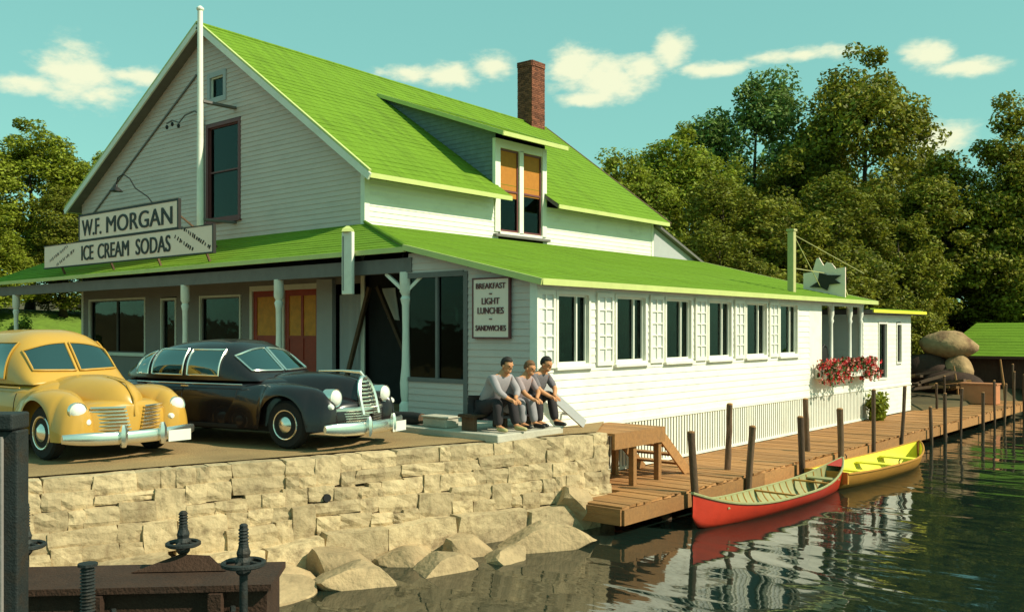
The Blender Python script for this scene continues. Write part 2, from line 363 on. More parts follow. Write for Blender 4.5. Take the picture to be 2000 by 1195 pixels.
# ------------------------------------------------------------------ quay wall, stone by stone
def rock_mesh(name, sub, rough, seed, flat=False, boxy=.0):
    bm = bmesh.new(); rnd = random.Random(seed)
    if boxy:
        bmesh.ops.create_cube(bm, size=1.0); bmesh.ops.subdivide_edges(bm, edges=bm.edges[:], cuts=2, use_grid_fill=True)
        for v in bm.verts:
            c = v.co; k = sum(abs(abs(q) - .5) < 1e-4 for q in c)
            if k >= 2: v.co *= 1 - .018 * (k - 1) - rnd.uniform(0, .03)
            n = mnoise.noise(c * 2.3 + Vector((seed * 3.1, 0, 0))); v.co += c.normalized() * n * rough + Vector((rnd.uniform(-1, 1), rnd.uniform(-1, 1), rnd.uniform(-1, 1))) * rough * .25
    else:
        bmesh.ops.create_icosphere(bm, subdivisions=sub, radius=.62)
        pl = []
        for k in range(13):                        # cleave with random planes, as quarried rock splits
            d = Vector((rnd.gauss(0, 1), rnd.gauss(0, 1), rnd.gauss(0, 1))).normalized(); pl.append((d, rnd.uniform(.33, .46)))
        pl += [(Vector((0, 0, 1)), .42), (Vector((0, 0, -1)), .42)]
        for v in bm.verts:
            for d, r in pl:
                e = v.co.dot(d) - r
                if e > 0: v.co -= d * e
            d = v.co.normalized(); v.co *= 1 + mnoise.noise(d * 2.2 + Vector((seed * 5.3, 2, 1))) * rough * .35 + mnoise.noise(d * 6 + Vector((seed, 7, 1))) * rough * .12
    if boxy:                                       # uneven outline: every corner pulled its own way
        sh = [Vector((rnd.uniform(-1, 1), rnd.uniform(-1, 1), rnd.uniform(-1, 1))) * .045 for _ in range(8)]
        for q in sh: q.y *= .35
        for v in bm.verts:
            k = (v.co.x > 0) + 2 * (v.co.y > 0) + 4 * (v.co.z > 0); v.co += sh[k] * min(1, abs(v.co.x * 2)) * min(1, abs(v.co.z * 2))
    me = bpy.data.meshes.new(name); bm.to_mesh(me); bm.free()
    return me
stone_meshes = [rock_mesh('stone', 0, .045, s, boxy=1) for s in range(16)]
for me in stone_meshes: me.materials.append(MATS['quay_stone'])
QD = Vector((.2652, .9642, 0)); QN = Vector((.9642, -.2652, 0)); Q0 = Vector((wall_x(-12.2), -12.2, 0))
QL = (.66 + 12.2) / .9642
quay = tag(empty('quay_wall', Q0), 'tan rubble stone retaining wall along the parking lot edge', 'wall')
core = MB(); c0 = Q0 - QN * .035; c1 = c0 + QD * (QL - .03)
core.slab([c0 + Vector((0, 0, -.03)), c1 + Vector((0, 0, -.03)), c1 - QN * .5 + Vector((0, 0, -.03)), c0 - QN * .5 + Vector((0, 0, -.03))], .02)
cb = [c0 + QN * .40 + Vector((0, 0, -1.45)), c1 + QN * .15 + Vector((0, 0, -1.45))]
core.quad(c0 + Vector((0, 0, -.04)), c1 + Vector((0, 0, -.04)), cb[1], cb[0]); core.quad(cb[0], cb[1], cb[1] + Vector((0, 0, -1.5)), cb[0] + Vector((0, 0, -1.5)))
core.quad(c1 + Vector((0, 0, -.04)), c1 - QN * .6 + Vector((0, 0, -.04)), c1 - QN * .6 + Vector((0, 0, -2.9)), cb[1] + Vector((0, 0, -1.45)))
core.build('mortar_core', 'joint', quay)
rq = random.Random(11)
def lay(s0, s1, zt, zb, low=False):
    s0 = max(s0, 0); s1 = min(s1, QL)
    if s1 - s0 < .08: return
    zm = (zt + zb) / 2; out = .27 * (-zm) + (rq.uniform(.05, .15) if low else rq.uniform(-.016, .016))
    if s1 > QL - .6: out *= .35
    c = Q0 + QD * ((s0 + s1) / 2) + QN * (out - .25) + Vector((0, 0, zm + (0 if zt < -.05 else -.012)))
    o = bpy.data.objects.new('stone', rq.choice(stone_meshes)); COL.objects.link(o); o.parent = quay; o.location = c - Q0
    j_ = .045 if low else .025
    o.rotation_euler = (rq.uniform(-j_, j_), rq.uniform(-j_, j_) * (0 if zt > -.05 else 1.6), math.atan2(QD.y, QD.x) + rq.uniform(-j_, j_))
    o.scale = ((s1 - s0) * 1.02 + .008, .62, (zt - zb) * 1.03 + (.008 if zt < -.05 else 0))
    if rq.random() < .5: o.scale.x *= -1; o.scale.y *= -1
base = [0, -.21, -.41, -.62, -.82, -1.04, -1.62]
def seam(k, q): return base[k] + (0 if k in (0, 6) else .075 * mnoise.noise(Vector((q * .9, k * 7.3, 0))) + .05 * mnoise.noise(Vector((q * 2.6, k * 3.1, 4))))
taken = []
for k in range(6):
    s = -rq.uniform(0, .3); nxt = []
    while s < QL:
        w = rq.uniform(.75, 1.5) if k == 5 else (rq.uniform(.16, .40) if rq.random() < .6 else rq.uniform(.4, .75))
        for a, b in taken:
            if a - .02 <= s < b - .01: s = b
        lim = min([a for a, b in taken if a > s + .001] + [QL])
        if s >= QL - .02: break
        if lim - (s + w) < .16: w = lim - s
        m_ = s + w / 2; zt, zb = seam(k, m_), seam(k + 1, m_)
        if k < 4 and w > .3 and rq.random() < .25: zb = seam(k + 2, m_); nxt.append((s, s + w))
        lay(s, s + w, zt, zb, k == 5); s += w
    taken = nxt
for s_, z_ in ((8.25, -.55), (8.28, -.80)):
    c = Q0 + QD * s_ + QN * .21 + Vector((0, 0, z_)); MBp = MB(); MBp.tube([c - QN * .3, c + QN * .02], .055, 12); MBp.build('drain_pipe', 'black_interior', quay)

# boulders heaped at the foot of the wall
boulder_meshes = []
for s in range(8):
    me = rock_mesh('boulder', 3, .20, s + 40); me.materials.append(MATS['boulder_stone']); me.polygons.foreach_set('use_smooth', [True] * len(me.polygons)); me.set_sharp_from_angle(angle=R(20)); boulder_meshes.append(me)
rb = random.Random(5)
def boulder(s, d, z, sx, sy, sz, rz=0, label='tan boulder half under water at the foot of the stone wall', k=None):
    c = Q0 + QD * s + QN * d; o = bpy.data.objects.new('boulder', boulder_meshes[k if k is not None else rb.randrange(8)]); COL.objects.link(o)
    o.location = (c.x, c.y, z); o.scale = (sx, sy, sz); o.rotation_euler = (rb.uniform(-.2, .2), rb.uniform(-.2, .2), math.atan2(QD.y, QD.x) + rz)
    tag(o, label, 'boulder', 'boulders at the foot of the quay wall'); return o
L_big = 'long pale slab of rock jutting from the wall end beside the dock'
for s_, d_, z_, a_, b_, c_, r_ in ((6.3, .80, -1.42, 1.0, .8, .62, .2), (7.3, .78, -1.45, .9, .75, .55, -.3), (8.2, .85, -1.42, 1.0, .8, .62, .1), (9.2, .80, -1.45, .95, .75, .55, .4), (10.1, .82, -1.43, .9, .7, .6, -.2)):
    boulder(s_, d_, z_, a_, b_, c_, r_, 'tan block of rock in the shadow under the lowest course of the stone wall')
for s_, d_, z_, a_, b_, c_, r_ in ((7.0, 1.35, -1.44, 1.1, .75, .55, .15), (8.15, 1.42, -1.42, 1.15, .8, .6, -.1), (9.35, 1.45, -1.44, 1.05, .7, .55, .25), (10.3, 1.42, -1.47, .7, .55, .45, -.5)):
    boulder(s_, d_, z_, a_, b_, c_, r_)
boulder(11.2, 1.15, -1.38, 1.7, .85, .70, -.1, L_big, 2)
boulder(12.40, .26, -1.14, .95, .95, .80, .2, 'squat corner boulder carrying the end of the stone wall', 5)
boulder(5.5, 1.45, -1.30, 1.3, .95, .7, .3, 'broad tan boulder beside the rusty sluice housing', 1)

# concrete strip in front of the porch corner
st = MB(); st.box(-.2, 3.72, -1.55, .12, -.02, .11); tag(st.build('concrete_step', 'slab', bevel=.02), 'low pale concrete step in front of the screened porch', 'step')

# ------------------------------------------------------------------ dock
dock = tag(empty('dock', (3.2, -.4, -.97)), 'long brown plank dock running beside the lattice skirt', 'dock')
def unit_box(name, m, jitter=0.0, seed=0):
    mb = MB(); mb.box(-.5, .5, -.5, .5, -.5, .5); me = bpy.data.meshes.new(name); rr = random.Random(seed)
    me.from_pydata([(x + rr.uniform(-jitter, jitter), y + rr.uniform(-jitter, jitter), z_) for x, y, z_ in mb.v], [], mb.f); me.materials.append(MATS[m]); return me
def piece(me, name, parent, c, size, rot=(0, 0, 0)):
    o = bpy.data.objects.new(name, me); COL.objects.link(o); o.parent = parent; o.location = Vector(c) - ORG[parent.name]; o.scale = size; o.rotation_euler = rot; return o
pk = [unit_box('plank', 'dock_wood', .012, i) for i in range(4)]; rd = random.Random(9)
y = -.42
while y < 27:
    w = .2; x0 = 4.42 if y < .72 else (3.16 if y < 20.2 else 3.4); x1 = 5.25 + rd.uniform(-.025, .02)
    piece(rd.choice(pk), 'plank', dock, ((x0 + x1) / 2, y + w / 2, -.99 + rd.uniform(-.006, .006)), (x1 - x0, w - .012, .045), (0, rd.uniform(-.004, .004), rd.uniform(-.004, .004)))
    y += w
fas = [(-.42, 4.4), (4.4, 10.2), (10.2, 15.6), (15.6, 21.2), (21.2, 27)]
for a, b in fas: MB().box(5.24, 5.285, a + .006, b - .006, -1.25, -1.016).build('fascia_board', 'dock_wood', dock)
MB().box(4.3, 5.24, -.46, -.42, -1.25, -1.0).build('end_board', 'dock_wood', dock)
for yy in (1.2, 5, 9, 13, 17, 21, 25):
    for xx in (3.6, 5.05): MB().tube([(xx, yy, -3.2), (xx, yy, -1.02)], .09, 10).build('pile', 'dark_wood', dock)
MB().box(3.2, 5.2, 26.9, 27, -1.3, -1.02).build('end_beam', 'dock_wood', dock)

# landing between lot and dock, with its stair
land = tag(empty('landing_platform', (3.2, .7, -.97)), 'small brown timber landing on posts between stone wall and dock', 'platform')
for i in range(8): piece(pk[i % 4], 'plank', land, (3.75, .78 + i * .2, -.03), (1.16, .19, .04))
MB().box(4.32, 4.37, .68, 2.3, -.28, -.012).build('fascia_board', 'dock_wood', land)
for yy in (1.38, 2.2): MB().box(4.22, 4.32, yy - .05, yy + .05, -.97, -.06).build('post', 'dock_wood', land)
for yy in (.8, 2.2): MB().box(3.3, 3.4, yy - .05, yy + .05, -.97, -.06).build('post', 'dock_wood', land)
MB().box(3.18, 4.3, 2.26, 2.32, -.26, -.055).build('cross_beam', 'dock_wood', land)
for i in range(4): MB().box(3.3, 4.25, 2.33 + i * .22, 2.55 + i * .22, -.24 - i * .185, -.20 - i * .185).build('tread', 'dock_wood', land)
for xx in (3.27, 4.28): MB().bar((xx, 2.33, -.20), (xx, 3.3, -.99), .04, .2).build('stringer', 'dock_wood', land)

# mooring poles
MP = [(5.38, 1.44, .02, .075), (5.40, 3.67, -.06, .07), (5.38, 5.86, -.04, .075), (5.40, 7.92, -.01, .08), (5.38, 10.1, .30, .055), (5.40, 12.3, .28, .055), (5.38, 14.5, -.38, .055), (5.40, 15.8, -.08, .055),
      (5.38, 17.6, -.02, .05), (5.40, 19.9, -.26, .06), (5.38, 21.4, .05, .045), (5.40, 22.9, -.12, .05), (5.38, 24.2, .25, .045), (5.40, 25.6, .1, .05), (4.72, 4.1, .29, .07), (4.67, 7.8, .18, .07), (3.6, 21.3, -.1, .05), (3.5, 22.6, .1, .045), (4.9, 26.2, .45, .045)]
rm = random.Random(2)
for i, (x, y, zt, r) in enumerate(MP):
    r *= .86
    lx, ly = rm.uniform(-.05, .05), rm.uniform(-.05, .05); zb = -3.0 if x > 5.3 else -.97
    pts = [(x + lx * (zt - q), y + ly * (zt - q), q) for q in np.linspace(zb, zt, 6)]
    o = empty('mooring_pole', (x, y, zb)); mb = MB(); mb.tube([(p[0] + rm.uniform(-.008, .008), p[1] + rm.uniform(-.008, .008), p[2]) for p in pts], [r * rm.uniform(.92, 1.08) for _ in pts], 9); mb.build('shaft', 'dark_wood', o, smooth=True)
    mb = MB(); mb.lathe([(r * 1.0, zt - .002), (r * .9, zt + .02), (r * .4, zt + .03)], (pts[-1][0], pts[-1][1], 0), n=9); mb.build('pole_top', 'dock_wood', o)
    if x < 4.0: lab = 'thin dark pole standing at the shore end of the dock'
    elif x < 4.8: lab = 'dark post standing on the deck planks before the white lattice'
    elif y < 9: lab = 'stout dark mooring pole at the dock edge beside the canoes'
    else: lab = 'thin dark mooring pole at the dock edge beyond the canoes'
    tag(o, lab, 'pole', 'mooring poles along the dock')

# ================================================================== THE STORE
B = tag(empty('lakeside_store', (-8, 6, 0)), 'white clapboard lakeside store with bright green roofs and open porch', 'building')
class Face:
    """a wall plane: a runs along the wall, b up, d outwards"""
    def __init__(s, kind, c): s.k = kind; s.c = c
    def p(s, a, b, d): return (s.c + d, a, b) if s.k == 'side' else (a, s.c - d, b)
    def box(s, mb, a0, a1, b0, b1, d0, d1):
        p = s.p(a0, b0, d0); q = s.p(a1, b1, d1); return mb.box(p[0], q[0], p[1], q[1], p[2], q[2])
def siding(face, clip, z0, z1, openings, pitch=.125, lap=.016, mb=None):
    mb = mb or MB(); z = z0
    while z < z1 - .01:
        zt = min(z + pitch, z1); zm = (z + zt) / 2; lo, hi = clip(z + pitch * .4)
        segs = [(lo, hi)] if hi - lo > .03 else []
        for a0, a1, b0, b1 in openings:
            if b0 < zm < b1: segs = [s for l, h in segs for s in ((l, min(h, a0)), (max(l, a1), h)) if s[1] - s[0] > .02]
        for l, h in segs:
            mb.quad(face.p(l, z, lap), face.p(h, z, lap), face.p(h, zt, .001), face.p(l, zt, .001))
            mb.quad(face.p(l, z, -.004), face.p(h, z, -.004), face.p(h, z, lap), face.p(l, z, lap))
        z = zt
    return mb
def window(face, a0, a1, b0, b1, parent, frame='white_paint', cas=.08, rail=None, mull=None, sill=True, depth=.10, sash='white_paint', name='window', pane='window_glass'):
    mb = MB(); e = .035
    face.box(mb, a0 - cas, a0, b0 - cas, b1 + cas, -depth, e); face.box(mb, a1, a1 + cas, b0 - cas, b1 + cas, -depth, e)
    face.box(mb, a0, a1, b1, b1 + cas, -depth, e - .002); face.box(mb, a0, a1, b0 - cas, b0, -depth, e - .002)
    w = mb.build(name, frame, parent)
    mb = MB(); face.box(mb, a0, a1, b0, b1, -.075, -.070); mb.build('pane', pane, w)
    mb = MB(); t = .035
    face.box(mb, a0, a0 + t, b0, b1, -.068, -.03); face.box(mb, a1 - t, a1, b0, b1, -.068, -.03); face.box(mb, a0 + t, a1 - t, b0, b0 + t, -.068, -.03); face.box(mb, a0 + t, a1 - t, b1 - t, b1, -.068, -.03)
    if rail: face.box(mb, a0 + t, a1 - t, rail - .02, rail + .02, -.066, -.02)
    for m_ in (mull or []): face.box(mb, m_ - .018, m_ + .018, b0 + t, b1 - t, -.066, -.022)
    mb.build('sash', sash, w)
    if sill: mb = MB(); face.box(mb, a0 - cas - .04, a1 + cas + .04, b0 - cas - .045, b0 - cas + .003, -.02, .085); mb.build('sill', frame, w)
    return w
def roof_rows(left, right, n, seed=0):
    """lapped roofing courses between two edges given as functions of t (0 eave, 1 ridge)"""
    mb = MB(); ts = [i / n for i in range(n + 1)]; rr = random.Random(seed)
    for i in range(n):
        a, b = Vector(left(ts[i])), Vector(right(ts[i])); c, d = Vector(right(ts[i + 1])), Vector(left(ts[i + 1]))
        nn = (b - a).cross(d - a).normalized()
        if nn.z < 0: nn = -nn
        up = nn * (.013 + rr.uniform(-.003, .003)); k = max(1, int((b - a).length / 1.6)); dd = [rr.uniform(-.003, .003) for _ in range(k + 1)]
        lo = [a.lerp(b, j / k) + up + nn * dd[j] for j in range(k + 1)]; hi = [d.lerp(c, j / k) + nn * .003 for j in range(k + 1)]; lb = [a.lerp(b, j / k) for j in range(k + 1)]
        for j in range(k):
            mb.quad(lo[j], lo[j + 1], hi[j + 1], hi[j]); mb.quad(lb[j], lb[j + 1], lo[j + 1], lo[j])
    return mb
def lin(p, q): p = Vector(p); q = Vector(q); return lambda t: p.lerp(q, t)
def roof(name, e0, e1, r1, r0, parent, n, seed=0, thick=.10, trim=True, left=None, right=None):
    o = roof_rows(left or lin(e0, r0), right or lin(e1, r1), n, seed).build(name, 'roof_green', parent)
    mb = MB(); dz = Vector((0, 0, -.004)); mb.slab([Vector(p) + dz for p in (e0, e1, r1, r0)], thick); mb.build('sheathing', 'soffit', o)
    return o
def edge(name, a, b, parent, w=.05, h=.13, m='roof_trim'): return MB().bar(a, b, w, h).build(name, m, parent)

# --- main walls
HF = Face('front', 2.6); HS = Face('side', -4.18)
def gclip(z):
    if z < 5.3: return (-18.9, -4.18)
    r = -3.58 - (z - 5.30) / 5.03 * 7.25; l = -19.36 + (z - 5.80) / 4.53 * 8.15
    return (max(-18.9, l), min(-4.18, r))
front_open = [(-18.36, -14.59, .95, 2.75), (-13.66, -12.77, .3, 2.70), (-11.5, -9.36, .9, 2.72), (-8.85, -5.91, 0, 2.85), (-5.30, -4.18, 0, 2.85),
              (-11.10, -9.40, 4.80, 7.62), (-11.0, -10.15, 8.30, 9.05)]
siding(HF, gclip, 4.16, 10.3, front_open, .13).build('gable_wall', 'shade_toned_siding', B)
siding(HF, gclip, 0, 4.16, front_open, .13).build('porch_wall', 'shade_grey_siding', B)
side_open = [(7.5, 9.53, 4.2, 5.6)]
siding(HS, lambda z: (2.6, 15.7), 4.1, 5.42, side_open, .13).build('side_wall', 'white_siding', B)
# inner shell: keeps the rooms dark
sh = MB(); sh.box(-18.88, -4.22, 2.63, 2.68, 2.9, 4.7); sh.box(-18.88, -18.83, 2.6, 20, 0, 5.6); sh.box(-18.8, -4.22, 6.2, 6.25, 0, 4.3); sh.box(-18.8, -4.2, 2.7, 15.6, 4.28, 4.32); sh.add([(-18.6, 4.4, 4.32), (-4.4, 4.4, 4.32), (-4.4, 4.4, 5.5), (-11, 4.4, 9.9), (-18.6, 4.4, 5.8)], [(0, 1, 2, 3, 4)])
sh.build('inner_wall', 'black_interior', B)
for a0, a1 in ((-18.9, -18.76), (-4.30, -4.165)):
    mb = MB(); HF.box(mb, a0, a1, 0, 5.6, .0, .03); mb.build('corner_board', 'white_paint', B)
mb = MB(); mb.box(-4.30, -4.15, 2.565, 2.72, 4.1, 5.45); mb.build('corner_board', 'white_paint', B)
mb = MB(); HS.box(mb, 15.58, 15.72, 4.2, 5.45, 0, .03); mb.build('corner_board', 'white_paint', B)
# left and rear walls (plain boards, seen only from aside)
siding(Face('side', -18.92), lambda z: (2.6, 20.8), 0, 5.8, [], .26, -.016).build('left_wall', 'white_siding', B)
mb = MB(); P = [(-4.2, 15.7, 0), (-18.9, 20.8, 0), (-18.9, 20.8, 5.7), (-11, 18.1, 10.1), (-4.2, 15.7, 5.4)]; mb.add(P, [(0, 1, 2, 3, 4)]); mb.build('rear_wall', 'white_siding', B)

# --- gable trim: attic vent window and the tall window
window(HF, -10.92, -10.24, 8.38, 8.98, B, frame='grey_paint_and_shade', cas=.14, sill=False, sash='white_paint', name='attic_window')
window(HF, -11.02, -9.50, 4.92, 7.55, B, frame='maroon_trim', cas=.10, rail=6.25, sash='maroon_trim')
# --- porch front windows and doors
def dark_pane_room(): pass
for (a0, a1, b0, b1, ml) in ((-18.30, -14.65, 1.0, 2.70, [-16.5]), (-13.60, -12.83, .38, 2.64, None), (-11.42, -9.44, .98, 2.66, None)):
    window(HF, a0, a1, b0, b1, B, frame='white_paint', cas=.06, mull=ml, rail=None, sash='soffit')
dr = MB(); HF.box(dr, -8.85, -5.91, 2.78, 2.92, -.08, .04); HF.box(dr, -8.93, -8.82, 0, 2.92, -.08, .042); HF.box(dr, -7.52, -7.38, 0, 2.78, -.08, .04); HF.box(dr, -5.93, -5.84, 0, 2.92, -.08, .042)
dr.build('door_frame', 'white_paint', B)
for a0, a1, lab in ((-8.82, -7.52, 'closed dark red door with amber panes'), (-7.38, -5.93, 'closed dark red double door with orange panes')):
    mb = MB(); HF.box(mb, a0, a0 + .16, .05, 2.78, -.06, -.01); HF.box(mb, a1 - .16, a1, .05, 2.78, -.06, -.01); HF.box(mb, a0 + .16, a1 - .16, .05, .95, -.06, -.012); HF.box(mb, a0 + .16, a1 - .16, 2.62, 2.78, -.06, -.012); HF.box(mb, a0 + .16, a1 - .16, 1.5, 1.58, -.06, -.012)
    if a0 > -8: m_ = (a0 + a1) / 2; HF.box(mb, m_ - .05, m_ + .05, .95, 2.62, -.06, -.009)
    d = mb.build('door', 'door_red', B); d['label'] = lab
    mb = MB(); HF.box(mb, a0 + .15, a1 - .15, 1.57, 2.63, -.05, -.03); mb.build('upper_panel', 'door_orange', d)
    mb = MB(); HF.box(mb, a0 + .15, a1 - .15, .94, 1.51, -.05, -.03); mb.build('lower_panel', 'door_red', d)
    mb = MB(); mb.lathe([(.03, 0), (.035, .03), (.02, .05)], HF.p(a1 - .08, 1.1, .0), 'Y', 10); mb.build('handle', 'chrome', d)
# recess beside the doors, under the porch corner: dark wall, pale curtain, braces
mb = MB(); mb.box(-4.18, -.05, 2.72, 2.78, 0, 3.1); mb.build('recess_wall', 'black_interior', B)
mb = MB(); mb.box(-5.92, -5.3, 2.5, 2.62, 0, 3.0); mb.build('pilaster', 'grey_paint_and_shade', B)
mb = MB(); n = 13; mb.loft([[(-5.2 + i * .075, 2.66 + .03 * math.sin(i * 1.7), z) for i in range(n)] for z in (.4, 2.6)]); mb.build('curtain', 'grey_paint_and_shade', B, smooth=True)
mb = MB(); mb.add([(-3.65, 2.70, 2.72), (-3.2, 2.70, 2.72), (-3.05, 2.70, 1.95), (-3.45, 2.70, 2.0)], [(0, 1, 2, 3)]); mb.slab([(-3.65, 2.69, 2.72), (-3.2, 2.69, 2.72), (-3.05, 2.69, 1.95), (-3.45, 2.69, 2.0)], .01); mb.build('paper_notice', 'curtain', B)
for a, b in (((-3.9, 2.5, 2.75), (-4.7, 2.45, .5)), ((-3.6, 2.5, 2.75), (-2.6, 2.45, 1.2))): MB().bar(a, b, .09, .09).build('brace', 'dark_wood', B)

# --- main roof (three slopes round the dormer) and its trim
rz = lambda x: 5.43 + (-3.6 - x) * .685
roof('roof', (-3.6, 2.25, 5.43), (-3.6, 7.42, 5.43), (-11, 7.42, 10.40), (-11, 2.25, 10.50), B, 30, 1)
roof('roof', (-4.22, 7.42, rz(-4.22)), (-4.22, 9.55, rz(-4.22)), (-11, 9.55, 10.34), (-11, 7.42, 10.40), B, 27, 2)
roof('roof', (-3.6, 9.55, 5.43), (-3.6, 15.85, 5.43), (-11, 18.35, 10.16), (-11, 9.55, 10.34), B, 30, 3)
roof('roof', (-19.35, 2.25, 5.88), (-19.35, 21.2, 5.8), (-11, 18.35, 10.16), (-11, 2.25, 10.50), B, 30, 4)
for a, b, c in (((-3.6, 2.25, 5.37), (-3.6, 7.42, 5.37), 0), ((-3.6, 9.55, 5.37), (-3.6, 15.85, 5.37), 0), ((-19.35, 2.25, 5.82), (-19.35, 21.2, 5.74), 0)): edge('eave_board', a, b, B, .05, .12)
edge('rake_board', (-3.57, 2.22, 5.33), (-11.0, 2.22, 10.41), B, .05, .17, 'white_paint'); edge('rake_board', (-19.37, 2.22, 5.78), (-11.0, 2.22, 10.41), B, .05, .17, 'white_paint')
edge('rake_cap', (-3.57, 2.235, 5.47), (-11.0, 2.235, 10.545), B, .08, .05); edge('rake_cap', (-19.37, 2.235, 5.92), (-11.0, 2.235, 10.545), B, .08, .05)
edge('rake_board', (-3.58, 15.9, 5.36), (-11, 18.4, 10.1), B, .05, .15, 'dark_wood')
MB().tube([(-11, 2.25, 10.50), (-11, 7.42, 10.40), (-11, 9.55, 10.34), (-11, 18.35, 10.16)], .06, 8).build('ridge_cap', 'roof_green', B)
# slanted moulding and old wire along the left rake
MB().bar((-11.6, 2.56, 9.2), (-18.2, 2.56, 5.55), .03, .05).build('gable_moulding', 'soffit', B)
# --- dormer
dz = lambda x: 7.17 + (-3.55 - x) * .36
cheek = lambda z: (-4.2 - max(0, (z - 5.86)) / .685 - .35, min(-4.2, -3.75 - (z - 7.19) / .36))
siding(Face('front', 7.42), cheek, 5.6, 9.05, [], .13).build('dormer_cheek', 'dormer_shade_siding', B)
siding(Face('front', 9.65), cheek, 5.6, 9.05, [], .13, -.016).build('dormer_cheek', 'dormer_shade_siding', B)
roof('dormer_roof', (-3.5, 6.95, 7.15), (-3.5, 9.85, 7.15), (-9.02, 9.85, 9.135), (-9.02, 7.28, 9.135), B, 24, 5, .09)
edge('eave_board', (-3.5, 6.92, 7.10), (-3.5, 9.85, 7.10), B, .05, .12); edge('rake_board', (-3.48, 6.93, 7.10), (-9.0, 7.27, 9.09), B, .05, .12); edge('rake_board', (-3.48, 9.87, 7.10), (-9.0, 9.87, 9.09), B, .05, .12)
mb = MB()
for a0, a1, b0, b1 in ((7.33, 7.55, 4.5, 7.12), (8.40, 8.58, 4.5, 6.9), (9.46, 9.66, 4.5, 7.12), (7.55, 9.46, 6.88, 7.12), (7.55, 9.46, 4.42, 4.52)): HS.box(mb, a0, a1, b0, b1, -.06, .05 if a0 < 7.4 or a0 > 9 else .045)
df = mb.build('dormer_front', 'white_paint', B)
mb = MB(); HS.box(mb, 7.28, 9.75, 4.36, 4.43, -.02, .13); mb.build('sill', 'soffit', df)
for a0, a1, zz in ((7.55, 8.40, 5.50), (8.58, 9.46, 5.62)):
    mb = MB(); HS.box(mb, a0, a1, 4.52, 6.88, -.055, -.05); w = mb.build('dormer_window', 'window_glass', B)
    mb = MB()
    for q in ((a0, a0 + .05, 4.52, 6.88), (a1 - .05, a1, 4.52, 6.88), (a0 + .05, a1 - .05, 4.52, 4.58), (a0 + .05, a1 - .05, 6.82, 6.88), (a0 + .05, a1 - .05, 5.66, 5.71)): HS.box(mb, *q, -.048, -.01)
    mb.build('sash', 'maroon_trim', w)
    mb = MB(); HS.box(mb, a0 + .05, a1 - .05, zz, 6.82, -.047, -.038); mb.build('roller_shade', 'amber_shade', w)
mb = MB(); n = 9; mb.loft([[(-4.30 + .012 * math.sin(i * 2), 7.60 + i * (.06 - .028 * k), 4.58 + k * .9) for i in range(n)] for k in (0, .35, .7, 1)]); mb.build('curtain', 'curtain', B, smooth=True)
mb = MB(); mb.box(-4.9, -4.85, 7.5, 9.6, 4.33, 7.2); mb.build('inner_wall', 'black_interior', B)
# --- chimney, brick by brick
ch = MB(); ch.box(-11.35, -10.63, 16.95, 17.77, 9.4, 12.55); chm = ch.build('chimney', 'mortar', B)
bk = MB(); rbk = random.Random(4); z = 9.42; row = 0
def brick_run(a, b, f):
    q = a + (.12 if row % 2 else 0)
    if row % 2: f(a, q - .012)
    while q < b - .02:
        e = min(q + .205, b); f(q, e - .012); q = e
while z < 12.6:
    j = lambda: rbk.uniform(-.006, .006); o_ = .02 if z < 12.38 else .05
    brick_run(-11.37, -10.61, lambda a, b: bk.box(a, b, 16.95 - o_ + j(), 17.0, z, z + .062))
    brick_run(-11.37, -10.61, lambda a, b: bk.box(a, b, 17.72, 17.77 + o_ + j(), z, z + .062))
    brick_run(16.94, 17.78, lambda a, b: bk.box(-10.68, -10.63 + o_ + j(), a, b, z, z + .062))
    z += .075; row += 1
bk.build('brickwork', 'brick', chm, kind='stuff')
# --- porch roof, beam, posts
C_ = (-4.18, 2.6, 4.30)
roof('porch_roof', (-20.6, 0, 3.26), (0, 0, 3.30), C_, (-20.6, 2.62, 4.30), B, 13, 6, .08)
edge('eave_board', (-20.6, -.02, 3.23), (0.02, -.02, 3.27), B, .05, .10)
wz = lambda x: 2.58 + (3.38 - x) * .2275
def wl(t): x = 3.38 + (-4.18 - 3.38) * t; return Vector((x, -.02 if x >= 0 else 2.6 * (-x / 4.18) - .02, wz(x)))
def wr(t): x = 3.38 + (-4.18 - 3.38) * t; return Vector((x, 16.15 + 2.85 * t, wz(x)))
wroof = roof_rows(wl, wr, 36, 7).build('wing_roof', 'roof_green', B)
mb = MB(); mb.slab([(3.38, -.02, wz(3.38) - .004), (3.38, 16.15, wz(3.38) - .004), (-4.18, 19.0, wz(-4.18) - .004), (-4.18, 2.58, wz(-4.18) - .004), (0, -.02, wz(0) - .004)], .08); mb.build('sheathing', 'soffit', wroof)
edge('eave_board', (3.39, -.04, 2.54), (3.39, 16.17, 2.54), B, .05, .11); edge('rake_board', (0.0, -.045, wz(0) - .04), (3.40, -.045, wz(3.4) - .04), B, .05, .11); edge('rake_board', (3.38, 16.18, 2.54), (-4.18, 19.02, wz(-4.18) - .04), B, .05, .11)
MB().tube([(0, 0, 3.345), (-4.18, 2.6, 4.34)], .045, 6).build('hip_cap', 'roof_green', B)
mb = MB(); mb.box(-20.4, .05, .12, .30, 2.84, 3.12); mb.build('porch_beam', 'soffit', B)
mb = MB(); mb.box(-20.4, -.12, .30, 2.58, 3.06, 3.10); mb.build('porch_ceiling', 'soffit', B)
def turned_post(x, y, zb, zt, r):
    h = zt - zb; pr = [(r * 1.15, 0), (r * 1.15, .28), (r * .8, .34), (r * .95, .46), (r * 1.05, .7), (r * .75, 1.05), (r * .62, h * .6), (r * .7, h - .65), (r * 1.0, h - .52), (r * .7, h - .46), (r * 1.1, h - .38), (r * 1.1, h)]
    mb = MB(); mb.lathe([(a, zb + b) for a, b in pr], (x, y, 0), n=12); return mb.build('porch_post', 'white_paint', B, smooth=True)
